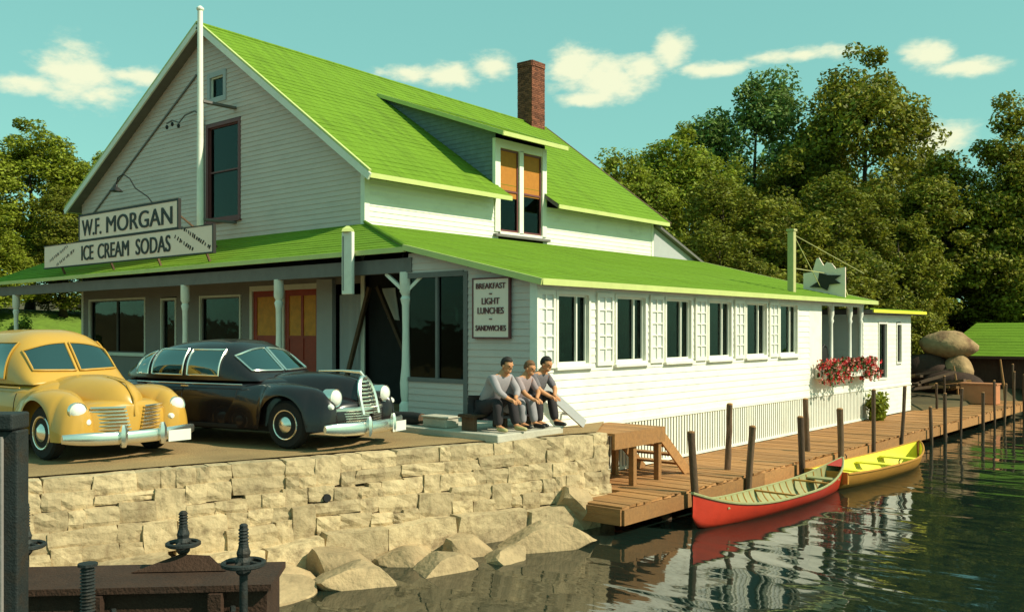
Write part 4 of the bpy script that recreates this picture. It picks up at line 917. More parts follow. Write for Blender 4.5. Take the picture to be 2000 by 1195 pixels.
def black_grille():
    out = []
    for i in range(9):                                        # tall domed centre grille
        z = .50 + i * .056; yo = .165 * math.sqrt(max(.05, 1 - (max(0, i - 3) / 6.2) ** 2)); out.append(('grille_bar', [(2.47 - .10 * ((z - .55) / .4) - .06 * (y / .16) ** 2, y, z) for y in np.linspace(-yo, yo, 5)], .018, 'chrome'))
    for s in (1, -1):
        for i in range(5):
            z = .36 + i * .036; out.append(('grille_bar', [(2.47 - .34 * (y / .7) ** 2, s * y, z) for y in np.linspace(.05, .60, 8)], .012, 'chrome'))
    out.append(('grille_shell', [(2.46 - .34 * (y / .7) ** 2, y, .56) for y in np.linspace(-.68, .68, 13)], .034, 'chrome'))
    dome = [(2.45 - .10 * ((z - .55) / .4), s * .185 * math.sqrt(max(0, 1 - max(0, (z - .68) / .34) ** 2)), z) for s, zs in ((1, np.linspace(.48, 1.01, 9)), (-1, np.linspace(1.01, .48, 9))) for z in zs]
    out.append(('grille_surround', dome, .032, 'chrome'))
    out.append(('hood_ornament', [(2.34, 0, 1.02), (2.28, 0, 1.08), (1.95, 0, 1.10), (1.5, 0, 1.09)], [.02, .03, .018, .01], 'chrome'))
    return out
black = dict(paint='car_black', rw=.35, wheels=(1.58, -1.55), fy=.70, belt=.95,
    tub=[(-2.66, .08, .58), (-2.5, .46, .80), (-2.0, .70, .95), (-1.1, .84, 1.0), (0, .87, 1.01), (.7, .85, 1.01), (1.05, .76, 1.0), (1.35, .5, .96), (1.45, .05, .8)],
    hull=[(.6, .60, .98), (.8, .68, 1.04), (1.4, .58, 1.08), (1.9, .42, 1.05), (2.2, .28, .99), (2.36, .16, .88), (2.42, .04, .70)],
    nose=[(1.2, .66, .70), (1.8, .74, .76), (2.1, .72, .75), (2.27, .60, .71), (2.37, .38, .67), (2.44, .08, .62)],
    ffender=[(-.3, .03, .55), (.2, .13, .80), (.9, .22, .91), (1.5, .265, .94), (2.0, .25, .88), (2.22, .19, .78), (2.34, .09, .64), (2.37, .02, .52)],
    rfender=[(-2.6, .03, .5), (-2.4, .15, .70), (-2.0, .23, .84), (-1.55, .25, .89), (-1.0, .2, .80), (-.5, .06, .55)],
    cabin=[(-2.45, .15, .96), (-2.05, .48, 1.16), (-1.5, .66, 1.40), (-.9, .76, 1.53), (-.3, .785, 1.57), (.12, .78, 1.55), (.36, .765, 1.46), (.66, .74, 1.22), (.94, .68, .98)],
    wind=(.30, .76), ws=(1.08, 1.42, .62), sidewin=((-.42, .22), (-1.25, -.52), (-1.72, -1.36)), wtop=1.40, wtrim='chrome', rim='car_black',
    lamp=(2.29, .60, .74, .115), park=(2.32, .74, .62), bump=(2.62, .30, .095), guards=(-.30, .30), plate=.42, seams=(.62, -.47, -1.3), handles=(-.34, -1.1), mould=.90, mouldx=1.2, grille=black_grille)
car(yellow, (-.98, -6.22, .015), R(3), 'mustard yellow sedan with rounded fenders and split windshield parked facing the lake')
car(black, (.28, -3.75, .015), R(13), 'black sedan with heavy chrome grille parked between yellow car and porch')

# ================================================================== BOATS
def hull(o, L, beam, keel, sheer, ends, mat_out, mat_in, transom=False, n=28, m=13):
    def ring(t, shrink):
        u = abs(t) if not transom else (max(t, 0) if t > 0 else 0)
        bw = beam / 2 * ((1 - abs(t) ** 2.4) ** .8 if not (transom and t < 0) else (1 - .22 * t * t)) - shrink; bw = max(bw, .012)
        zt = sheer + ends * abs(t) ** 3.2 * (1 if not (transom and t < 0) else .15); zk = keel + (.06 * abs(t) ** 4) + (.22 * abs(t) ** 22 if not transom or t > 0 else 0) + shrink
        x = t * L / 2; rk = (.05 * (zt - keel) if abs(t) > .9 else 0)
        return [(bw * spow(math.cos(a), .62), x, zk + (zt - zk) * (1 - math.sin(a) ** 1.0) ** .9 if False else zk + (zt - zk) * (1 - abs(math.sin(a)) ** 1.6)) for a in np.linspace(0, math.pi, m)], zt, bw
    ts = [math.sin(math.pi / 2 * q) for q in np.linspace(-1, 1, n)]
    mb = MB(); mb.loft([ring(t, 0)[0] for t in ts], cap=False)
    if transom: r = ring(-1, 0)[0]; mb.add(r, [tuple(range(len(r)))])
    mb.build('hull', mat_out, o, smooth='all', local=True)
    mb = MB(); mb.loft([ring(t, .028)[0] for t in ts if abs(t) < .985]); mb.build('inner_hull', mat_in, o, smooth='all', local=True)
    for s in (1, -1):
        mb = MB(); mb.tube([(s * ring(t, .0)[2], t * L / 2, ring(t, 0)[1]) for t in ts], .022, 6); mb.build('gunwale', mat_in if not transom else mat_out, o, smooth=True, local=True)
    return ring
rc = tag(empty('canoe', (5.97, 3.45, WZ), R(-2.5)), 'red canoe with upswept ends moored beside the dock', 'canoe')
ring = hull(rc, 5.6, .92, -.07, .25, .34, 'canoe_red', 'canoe_inside')
for t in (-.55, 0, .5):
    _, zt, bw = ring(t, .03); MB().box(-bw, bw, t * 2.8 - .03, t * 2.8 + .03, zt - .03, zt).build('thwart', 'boat_orange', rc, local=True)
for t in (-.72, .68):
    _, zt, bw = ring(t, .03); MB().box(-bw, bw, t * 2.8 - .12, t * 2.8 + .12, zt - .09, zt - .06).build('seat', 'canoe_inside', rc, local=True)
for s in (1, -1):
    r0 = ring(.86 * s, .0); mb = MB(); mb.add([(r0[2], .86 * s * 2.8, r0[1] + .004), (-r0[2], .86 * s * 2.8, r0[1] + .004), (0, s * 2.79, ring(.995, 0)[1] + .01)], [(0, 1, 2)]); mb.build('end_deck', 'canoe_red', rc, local=True)
for t0 in np.linspace(-.8, .8, 21):
    R_ = ring(t0, .034)[0]; mb = MB(); mb.tube(R_, .012, 4); mb.build('rib', 'boat_orange', rc, local=True)
yb = tag(empty('rowboat', (6.05, 8.35, WZ), R(-3)), 'orange brown rowboat with bright yellow inside moored beyond the red canoe', 'rowboat')
ring = hull(yb, 5.0, 1.15, -.08, .30, .22, 'boat_orange', 'boat_yellow', True)
for t in (-.5, .05, .5):
    _, zt, bw = ring(t, .03); MB().box(-bw * .88, bw * .88, t * 2.5 - .13, t * 2.5 + .13, zt - .10, zt - .065).build('thwart', 'boat_yellow', yb, local=True)
_, zt, bw = ring(-1, 0); MB().box(-bw, bw, -2.53, -2.47, zt - .2, zt + .03).build('transom_board', 'boat_orange', yb, local=True)
for s in (1, -1): _, zt, bw = ring(-.1, 0); mb = MB(); mb.tube([(s * bw, -.25, zt), (s * bw, -.25, zt + .08), (s * (bw + .03), -.25, zt + .11)], .014, 6); mb.build('oarlock', 'steel_dark', yb, local=True)

# ================================================================== FOREGROUND: sluice gear
cr = Vector((.763, .647, 0)); cf = Vector((-.647, .763, 0)); co = Vector((13.15, -12.33, 0))
def fg(X, Y, z): p = co + cr * X + cf * Y; return (p.x, p.y, z)
G0 = fg(-3, 7.4, -2)
gb = tag(empty('sluice_housing', G0), 'dark rusty steel sluice box standing in the water before the wall', 'sluice box')
mb = MB(); mb.slab([fg(-6, 7.0, -.30), fg(-1.93, 7.35, -.30), fg(-1.98, 7.95, -.30), fg(-6, 7.6, -.30)], 1.9); mb.build('body', 'steel_rust', gb)
mb = MB(); mb.slab([fg(-6, 6.93, -.26), fg(-1.88, 7.28, -.26), fg(-1.94, 8.0, -.26), fg(-6, 7.65, -.26)], .05); mb.build('top_plate', 'steel_rust', gb)
mb = MB(); mb.slab([fg(-3.1, 7.6, -.25), fg(-2.35, 7.66, -.25), fg(-2.5, 7.72, -.14), fg(-2.75, 7.72, -.13)], .05); mb.build('hinge_plate', 'steel_rust', gb)
for X in (-5.2, -4.2, -3.2, -2.3):
    mb = MB(); y0 = 6.93 + (X + 6) * .083; mb.slab([fg(X - .05, y0 - .03, -.32), fg(X + .05, y0 - .03, -.32), fg(X + .05, y0 + .05, -.32), fg(X - .05, y0 + .05, -.32)], 1.8); mb.build('stiffener', 'steel_rust', gb)
    for k in range(5): mb = MB(); p = fg(X + .12, y0 + .05, -.45 - k * .3); mb.lathe([(.025, p[2] - .02), (.02, p[2] + .02)], (p[0], p[1], 0), n=6); mb.build('rivet', 'steel_dark', gb)
def gear(X, Y, ztop, zwheel, rw, zbot, label, wheel=True, r=.031):
    p = fg(X, Y, 0); o = tag(empty('gate_screw', (p[0], p[1], zbot)), label, 'gate screw', 'sluice gate screws')
    mb = MB(); pts = []; z = zbot
    mb.tube([(p[0], p[1], zbot), (p[0], p[1], ztop)], r, 10); mb.build('stem', 'steel_dark', o, smooth=True)
    mb = MB(); h = []; z = max(zbot, (zwheel if wheel else ztop - .5) + .12)
    while z < ztop - .02: mb.lathe([(r * 1.02, z), (r * 1.28, z + .008), (r * 1.02, z + .016)], (p[0], p[1], 0), n=10); z += .024
    mb.build('thread', 'steel_dark', o)
    mb = MB(); mb.lathe([(r * 1.6, ztop - .01), (r * 1.6, ztop + .01), (r * .9, ztop + .015)], (p[0], p[1], 0), n=10) if not wheel else mb.lathe([(r * 1.05, ztop), (r * .6, ztop + .012)], (p[0], p[1], 0), n=10); mb.build('stem_tip', 'steel_dark', o)
    if wheel:
        mb = MB(); mb.lathe([(r * 1.3, zwheel - .08), (r * 1.8, zwheel - .06), (r * 2.0, zwheel + .02), (r * 1.5, zwheel + .05), (r * 1.7, zwheel + .08), (r * 1.25, zwheel + .12), (r * 1.1, zwheel + .16)], (p[0], p[1], 0), n=10); mb.build('nut_housing', 'steel_dark', o)
        mb = MB(); mb.tube([(p[0] + rw * math.cos(t), p[1] + rw * math.sin(t), zwheel) for t in np.linspace(0, 2 * math.pi, 29)[:-1]], .020, 6, closed=True); w = mb.build('handwheel', 'steel_dark', o, smooth=True)
        for k in range(4): t = k * math.pi / 2 + .5; mb = MB(); mb.tube([(p[0], p[1], zwheel + .02), (p[0] + rw * math.cos(t), p[1] + rw * math.sin(t), zwheel)], .014, 6); mb.build('spoke', 'steel_dark', w)
gear(-2.73, 7.75, .21, -.05, .125, -.9, 'dark gate screw with small handwheel behind the hinge plate'); gear(-1.97, 6.85, .29, .01, .145, -1.9, 'dark gate screw with wide handwheel at the open end of the box')
gear(-3.0, 6.6, .065, 0, .1, -1.9, 'plain dark gate screw without a wheel standing before the box', False, .042); gear(-4.12, 7.9, .25, -.10, .15, -1.2, 'gate screw whose handwheel shows on both sides of the upright post')
up = tag(empty('upright_post', fg(-3.45, 6.9, -2)), 'thick dark steel upright with a flat cap beside the sluice box', 'post')
mb = MB(); p = fg(-3.56, 6.75, 0)
mb.slab([fg(-3.625, 6.50, 1.02), fg(-3.445, 6.50, 1.02), fg(-3.445, 6.66, 1.02), fg(-3.625, 6.66, 1.02)], 3.2); mb.build('post', 'steel_dark', up, bevel=.012)
mb = MB(); mb.slab([fg(-4.1, 6.46, 1.14), fg(-3.46, 6.46, 1.14), fg(-3.46, 6.70, 1.14), fg(-4.1, 6.70, 1.14)], .115); mb.build('cap', 'steel_dark', up, bevel=.015)
mb = MB(); mb.slab([fg(-3.555, 6.47, .98), fg(-3.540, 6.47, .98), fg(-3.540, 6.50, .98), fg(-3.555, 6.50, .98)], 2.6); mb.build('edge_strip', 'shade_grey_siding', up)

# ================================================================== FAR SHORE
bh = tag(empty('boathouse', (4.5, 33, -.6)), 'low dark brown boathouse with a green roof beyond the dock', 'building')
siding(Face('front', 31.0), lambda z: (1.4, 12), -.7, .75, [], .2).build('wall', 'boathouse_wall', bh); mb = MB(); mb.box(1.4, 1.45, 31.0, 36.8, -.7, .7); mb.build('wall', 'boathouse_wall', bh)
roof('roof', (.9, 30.6, .62), (12.4, 30.6, .62), (11.2, 33.8, 2.05), (1.8, 33.8, 2.05), bh, 12, 9, .1)
roof('roof', (12.4, 37.0, .62), (.9, 37.0, .62), (1.8, 33.8, 2.05), (11.2, 33.8, 2.05), bh, 12, 10, .1)
edge('eave_board', (.9, 30.58, .58), (12.4, 30.58, .58), bh, .05, .12, 'boathouse_wall')
for x in (3.4, 5.0, 6.6): MB().box(x, x + .1, 30.88, 30.96, -.7, .6).build('post', 'boathouse_wall', bh)
def far_rock(loc, sc, lab, k, m='tan_rock', rot=0):
    bm = bmesh.new(); bmesh.ops.create_icosphere(bm, subdivisions=3, radius=.52)
    for v in bm.verts: d = v.co.normalized(); v.co *= 1 + .16 * mnoise.noise(d * 1.5 + Vector((k * 3.7, 1, 2))) + .06 * mnoise.noise(d * 4 + Vector((k, 5, 2)))
    me = bpy.data.meshes.new('shore_boulder'); bm.to_mesh(me); bm.free(); me.polygons.foreach_set('use_smooth', [True] * len(me.polygons)); me.materials.clear(); me.materials.append(MATS[m]); o = bpy.data.objects.new('shore_boulder', me); COL.objects.link(o); o.location = loc; o.scale = sc; o.rotation_euler = (0, 0, rot); tag(o, lab, 'boulder')
far_rock((2.05, 28.2, 1.1), (2.1, 1.7, 1.15), 'large rounded tan boulder resting high on the rock pile', 3); far_rock((2.5, 28.0, .1), (1.1, 1.3, 1.3), 'tan boulder propping up the large rounded one', 6, rot=.7)
far_rock((1.3, 27.8, .05), (1.9, 1.7, 1.5), 'dark brown boulder at the shaded foot of the rock pile', 1, 'steel_rust'); far_rock((2.5, 27.2, -.45), (2.3, 1.4, 1.1), 'low dark boulder on the bank behind the dock', 4, 'steel_rust'); far_rock((.2, 25.6, -.2), (1.6, 1.5, .9), 'brown boulder on the bank behind the white annex', 7)
ob = tag(empty('bait_box', (4.1, 24.6, -.97)), 'orange painted box standing on the far part of the dock', 'box')
MB().box(3.55, 4.75, 24.4, 25.0, -.95, -.25).build('body', 'orange_paint', ob, bevel=.02); MB().box(3.52, 4.78, 24.37, 25.03, -.25, -.20).build('lid', 'orange_paint', ob)
for x, y, z0, z1, l in ((5.9, 27.5, .9, 27, 0), (6.4, 28.5, 1.1, 0, 0), (3.0, 26.5, .3, 0, 0), (4.4, 27.6, .55, 0, 0)):
    o = tag(empty('bank_stake', (x, y, -2)), 'thin leaning stake in the shallows before the boathouse', 'stake', 'stakes before the boathouse')
    mb = MB(); mb.tube([(x, y, -2), (x - .1, y, -.5), (x - .25, y + .1, z0)], [.05, .045, .03], 7); mb.build('stick', 'dock_wood', o, smooth=True); mb = MB(); mb.lathe([(.03, z0 - .005), (.035, z0 + .03), (.01, z0 + .04)], (x - .25, y + .1, 0), n=7); mb.build('tip', 'dock_wood', o)

# ================================================================== PEOPLE (seated, leaning forward; local frame: +x is where they face, seat at the origin)
def skinned(name, joints, edges, m, parent, root=0, sub=2):
    """joints: list of (xyz, radius or (rx, ry)); one continuous skin over the edges"""
    me = bpy.data.meshes.new(name); me.from_pydata([j[0] for j in joints], edges, []); ob = bpy.data.objects.new(name, me); COL.objects.link(ob)
    md = ob.modifiers.new('skin', 'SKIN'); md.use_smooth_shade = True
    for i, j in enumerate(joints):
        sv = me.skin_vertices[0].data[i]; r = j[1]; sv.radius = r if isinstance(r, tuple) else (r, r); sv.use_root = (i == root)
    sb = ob.modifiers.new('subdivision', 'SUBSURF'); sb.levels = sub; sb.render_levels = sub
    dg = bpy.context.evaluated_depsgraph_get(); me2 = bpy.data.meshes.new_from_object(ob.evaluated_get(dg)); me2.name = name
    bpy.data.objects.remove(ob); me2.materials.clear(); me2.materials.append(MATS[m]); o = bpy.data.objects.new(name, me2); COL.objects.link(o); o.parent = parent
    me2.polygons.foreach_set('use_smooth', [True] * len(me2.polygons)); return o
def person(loc, rz, label, shirt, trousers, shoe, hair, sc=1.0, knee=.0, sleeve='short', look=0.0, lean=.0):
    p = tag(empty('person', loc, rz), label, 'person', 'people sitting on the step'); p.scale = (sc, sc, sc); V = lambda *a: tuple(a)
    # seat height .30 : pelvis, spine, neck, head
    pel = (0, 0, .36); sp = (.10 + lean, 0, .58); chs = (.24 + lean, 0, .78); nk = (.31 + lean, 0, .90); hd = (.375 + lean, .02 * look, 1.0)
    J = [(pel, (.13, .12)), (sp, (.13, .10)), (chs, (.15, .11)), (nk, .066), ((hd[0] - .02, hd[1], hd[2] - .04), .07)]; E_ = [(0, 1), (1, 2), (2, 3), (3, 4)]
    def chain(a, pts): 
        for q, r in pts: J.append((q, r)); E_.append((a, len(J) - 1)); a = len(J) - 1
        return a
    hands = []; legs = []; arms = []
    for s in (1, -1):
        sh = (chs[0] + .01, s * .18, chs[2] + .03); el = (chs[0] + .17, s * .21, .60); wr_ = (.56 + lean * .4, s * .06, .50); pa = (.63 + lean * .4, s * .045, .47)
        a = chain(2, [(sh, .062), (el, .046), (wr_, .030), (pa, (.034, .020))]); arms.append((sh, el, wr_))
        for k in range(5):                            # four fingers and a thumb, curled over the knee
            if k < 4:
                y0 = s * (.045 + (k - 1.5) * .018); L_ = (.062, .075, .07, .055)[k]; q1 = (pa[0] + L_ * .6, y0, pa[2] - .01); q2 = (pa[0] + L_ * .8, y0, pa[2] - .01 - L_ * .6)
            else: q1 = (pa[0] + .01, s * .005, pa[2] + .005); q2 = (pa[0] + .045, s * -.004, pa[2] - .01)
            chain(a, [(q1, .0095), (q2, .008)])
        hip = (.05, s * .09, .34); kn = (.44, s * (.12 + knee), .50 + .03 * s); an = (.50 + .04 * s, s * (.12 + knee), .08); toe = (.66 + .04 * s, s * (.14 + knee), .04)
        chain(0, [(hip, .095), (kn, .068), (an, .042), (toe, .034)]); legs.append((hip, kn, an, toe))
    bo = skinned('body', J, E_, 'skin', p)
    bm = bmesh.new(); bm.from_mesh(bo.data); hc = Vector(hd); tilt = Matrix.Rotation(.25, 3, 'Y')
    def lump(c, r, u=14, v=10):
        g = bmesh.ops.create_uvsphere(bm, u_segments=u, v_segments=v, radius=1)
        for q in g['verts']: q.co = hc + tilt @ (Vector(c) + Vector((q.co.x * r[0], q.co.y * r[1], q.co.z * r[2])))
    lump((0, 0, .02), (.095, .077, .105)); lump((.03, 0, -.055), (.06, .055, .06)); lump((.094, 0, -.005), (.02, .014, .028)); lump((.072, 0, -.07), (.025, .028, .014))   # skull, jaw, nose, mouth
    for sy in (1, -1): lump((-.005, sy * .079, -.005), (.022, .012, .032)); lump((.072, sy * .03, .035), (.022, .026, .012))       # ears, brows
    bmesh.ops.recalc_face_normals(bm, faces=bm.faces); bm.to_mesh(bo.data); bm.free()
    bo.data.polygons.foreach_set('use_smooth', [True] * len(bo.data.polygons))
    for sy in (1, -1):
        mb = MB(); e = hc + tilt @ Vector((.081, sy * .03, .012)); mb.lathe([(.002, -.012), (.011, -.004), (.011, .004), (.002, .012)], e, 'X', 8); mb.build('eye', 'hair_dark', bo, local=True)
    # shirt over torso and sleeves
    T = [((pel[0] - .02, 0, pel[2] + .0), (.20, .19)), (sp, (.18, .16)), (chs, (.19, .155)), ((nk[0] - .01, 0, nk[2] - .03), .085)]; TE = [(0, 1), (1, 2), (2, 3)]
    for sh, el, wr_ in arms:
        T.append((sh, .078)); TE.append((2, len(T) - 1)); e2 = tuple(el[i] + (sh[i] - el[i]) * .05 for i in range(3)); T.append((e2, .062)); TE.append((len(T) - 2, len(T) - 1))
        if sleeve == 'long': T.append((tuple(wr_[i] + (el[i] - wr_[i]) * .25 for i in range(3)), .044)); TE.append((len(T) - 2, len(T) - 1))
    skinned('shirt', T, TE, shirt, p)
    Q = [((0, 0, .33), (.21, .19))]; QE = []
    for hip, kn, an, toe in legs:
        a = 0
        for q, r in ((hip, .135), (kn, .092), ((an[0], an[1], an[2] + .0), .072)): Q.append((q, r)); QE.append((a, len(Q) - 1)); a = len(Q) - 1
    skinned('trousers', Q, QE, trousers, p)
    for hip, kn, an, toe in legs: skinned('shoe', [((an[0] - .03, an[1], .055), (.05, .05)), ((an[0] + .06, an[1], .05), (.05, .045)), ((toe[0], toe[1], .04), (.048, .034)), ((toe[0] + .05, toe[1], .035), (.035, .025))], [(0, 1), (1, 2), (2, 3)], shoe, p)
    bm = bmesh.new(); bmesh.ops.create_icosphere(bm, subdivisions=3, radius=1)
    bmesh.ops.delete(bm, geom=[v for v in bm.verts if (v.co.x > .35 and v.co.z < .28) or v.co.z < -.62 or (v.co.x > -.05 and v.co.z < -.1)], context='VERTS')
    for v in bm.verts: d = v.co.copy(); k = 1 + .05 * mnoise.noise(d * 4); v.co = hc + tilt @ Vector((-.012 + d.x * .107 * k, d.y * .090 * k, .032 + d.z * .112 * k))
    bmesh.ops.solidify(bm, geom=bm.faces[:], thickness=.012)
    hm = bpy.data.meshes.new('hair'); bm.to_mesh(hm); bm.free(); hm.materials.append(MATS[hair]); hm.polygons.foreach_set('use_smooth', [True] * len(hm.polygons)); ho = bpy.data.objects.new('hair', hm); COL.objects.link(ho); ho.parent = p
    return p
PY = .115
person((3.0, -1.05, PY), R(-4), 'person in light shirt and dark trousers, pale shoes, sitting beside the dark screen', 'shirt_grey', 'trouser_dark', 'shoe_tan', 'hair_dark', 1.04, .03, 'long', lean=.12)
person((3.0, -.55, PY), R(4), 'person with brown hair and grey trousers sitting between two others', 'shirt_pink', 'trouser_grey', 'shoe_black', 'hair_brown', .98, .0, 'short', lean=.15)
person((3.02, -.08, PY), R(0), 'person with dark hair sitting against the corner of the white wing', 'shirt_dark', 'trouser_dark', 'shoe_black', 'hair_dark', 1.03, .04, 'short', 1, .09)
bn = tag(empty('low_bench', (2.95, -.6, .11)), 'low dark wooden bench carrying the three seated people', 'bench')
MB().box(2.78, 3.14, -1.45, .1, .33, .375).build('seat', 'dark_wood', bn)
for y in (-1.4, -.65, .02): MB().box(2.82, 3.10, y, y + .06, .112, .33).build('leg', 'dark_wood', bn)
# dark log bumper and white block on the step
lg = tag(empty('log_bumper', (.5, -1.2, .11)), 'dark log lying along the pale concrete step', 'log')
mb = MB(); mb.tube([(x, -1.25 + .01 * math.sin(x * 5), .22) for x in np.linspace(.05, 1.75, 9)], [.1 + .008 * math.sin(i * 2.1) for i in range(9)], 12); mb.build('log', 'tyre', lg, smooth=True)
for x in (.04, 1.76): MB().lathe([(.095, x - .004), (.09, x + .004)], (0, -1.25, .22), 'X', 12).build('cut_end', 'dark_wood', lg)
wb = tag(empty('step_block', (2.15, -1.2, .11)), 'small white stone block beside the dark log', 'block')
MB().box(1.9, 2.45, -1.38, -1.08, .112, .27).build('block', 'slab', wb, bevel=.02); MB().box(1.88, 2.47, -1.40, -1.06, .27, .30).build('top', 'slab', wb, bevel=.008)

# ================================================================== TREES
def crown_mesh(name, blobs, nclump, nleaf, size, seed, cl=(.5, .95), droop=0.0):
    """leaf-sized faces gathered in clumps over a set of ellipsoids (centre, radii)"""
    rng = np.random.default_rng(seed); vol = np.array([b[1][0] * b[1][1] * b[1][2] for b in blobs]) ** .7; cen = []
    for k in rng.choice(len(blobs), nclump, p=vol / vol.sum()):
        c, r = blobs[k]; d = rng.normal(size=3); d /= np.linalg.norm(d); rad = rng.uniform(.45, 1.02) ** .6; cen.append(np.array(c) + d * np.array(r) * rad)
    cen = np.array(cen); V = []; ctr = np.array([np.mean([b[0][i] for b in blobs]) for i in range(3)])
    for c in cen:
        cr_ = rng.uniform(*cl); n = int(nleaf * rng.uniform(.6, 1.3)); d = rng.normal(size=(n, 3)); d /= np.linalg.norm(d, axis=1)[:, None]
        p = c + d * (cr_ * rng.uniform(.3, 1.0, n) ** .5)[:, None] * np.array([1.05, 1.05, .85]); p[:, 2] -= droop * (np.linalg.norm(p[:, :2], axis=1) ** 1.2) * .05
        nrm = d * .5 + (c - ctr) / (np.linalg.norm(c - ctr) + .01) * .35 + np.array([0, 0, .45]) + rng.normal(size=(n, 3)) * .7; nrm /= np.linalg.norm(nrm, axis=1)[:, None]
        t = np.cross(nrm, rng.normal(size=(n, 3))); t /= np.linalg.norm(t, axis=1)[:, None]; b = np.cross(nrm, t); s = size * rng.uniform(.6, 1.35, n)[:, None]
        V.append(np.stack([p - t * s, p + b * s * .55, p + t * s, p - b * s * .55], 1).reshape(-1, 3))
    V = np.concatenate(V); nf = len(V) // 4; me = bpy.data.meshes.new(name); me.vertices.add(len(V)); me.vertices.foreach_set('co', V.ravel())
    me.loops.add(nf * 4); me.loops.foreach_set('vertex_index', np.arange(nf * 4)); me.polygons.add(nf); me.polygons.foreach_set('loop_start', np.arange(nf) * 4); me.update(calc_edges=True)
    return me, cen
def trunk_mesh(name, cen, h, r, seed):
    rr = random.Random(seed); mb = MB(); top = h * .8; px = [rr.uniform(-.15, .15) for _ in range(5)]
    ax = lambda z: Vector((px[1] * math.sin(z * .5), px[2] * math.sin(z * .37 + 1), z)); pts = [ax(top * i / 9) for i in range(10)]
    mb.tube(pts, [r * (1.35 if i == 0 else 1) * (1 - .85 * i / 9) for i in range(10)], 9)
    for c in rr.sample(list(cen), min(16, len(cen))):
        z0 = max(h * .18, min(top * .92, c[2] - .45 * math.hypot(c[0], c[1]))); a = ax(z0); e = Vector(c); m_ = a.lerp(e, .5) + Vector((0, 0, .25)); rb_ = r * .42 * (1 - z0 / h * .6); mb.tube([a, m_, e], [rb_, rb_ * .6, rb_ * .2], 6)
    me = bpy.data.meshes.new(name); me.from_pydata(mb.v, [], mb.f); me.materials.append(MATS['bark']); me.polygons.foreach_set('use_smooth', [True] * len(me.polygons)); return me
# unit trees: 10 m tall, about 5 m wide
def blobs_round(seed):
    rr = random.Random(seed); out = [((0, 0, 6.2), (2.0, 2.0, 2.8))]
    for k in range(7): a = k * 2.4 + rr.uniform(-.4, .4); z = rr.uniform(3.2, 7.8); d = rr.uniform(.9, 1.7) * (1.1 - max(0, z - 6) * .16); out.append(((d * math.cos(a), d * math.sin(a), z), (rr.uniform(.8, 1.25),) * 2 + (rr.uniform(.8, 1.2),)))
    out.append(((rr.uniform(-.5, .5), 0, 8.7), (.95, .95, 1.1))); return out
def blobs_tall(seed):
    rr = random.Random(seed); out = []
    for k in range(10): z = 2.6 + k * .72; d = rr.uniform(.3, 1.1) * (1 - .06 * k); a = k * 2.2 + rr.uniform(-.5, .5); r_ = rr.uniform(.95, 1.5) * (1.05 - .055 * k); out.append(((d * math.cos(a), d * math.sin(a), z), (r_, r_, r_ * .8)))
    out.append(((0, 0, 9.5), (.45, .45, .6))); return out
def blobs_bush(seed):
    rr = random.Random(seed); out = [((0, 0, 3.6), (2.3, 2.3, 3.2))]
    for k in range(9): a = k * .7 + rr.uniform(-.3, .3); out.append(((rr.uniform(1.2, 2) * math.cos(a), rr.uniform(1.2, 2) * math.sin(a), rr.uniform(1.0, 6.5)), (1.1, 1.1, 1.1)))
    out.append(((0, 0, 7.6), (1.5, 1.5, 2.0))); return out
PROTO = []
for i, (bl, nc, nl, sz) in enumerate(((blobs_round(1), 300, 140, .074), (blobs_tall(2), 280, 140, .074), (blobs_round(5), 300, 140, .074), (blobs_bush(3), 360, 130, .078), (blobs_bush(8), 360, 130, .078))):
    me, cen = crown_mesh('crown', bl, nc, nl, sz, 10 + i, (.30, .62)); PROTO.append((me, trunk_mesh('trunk', cen, 10, .17, i)))
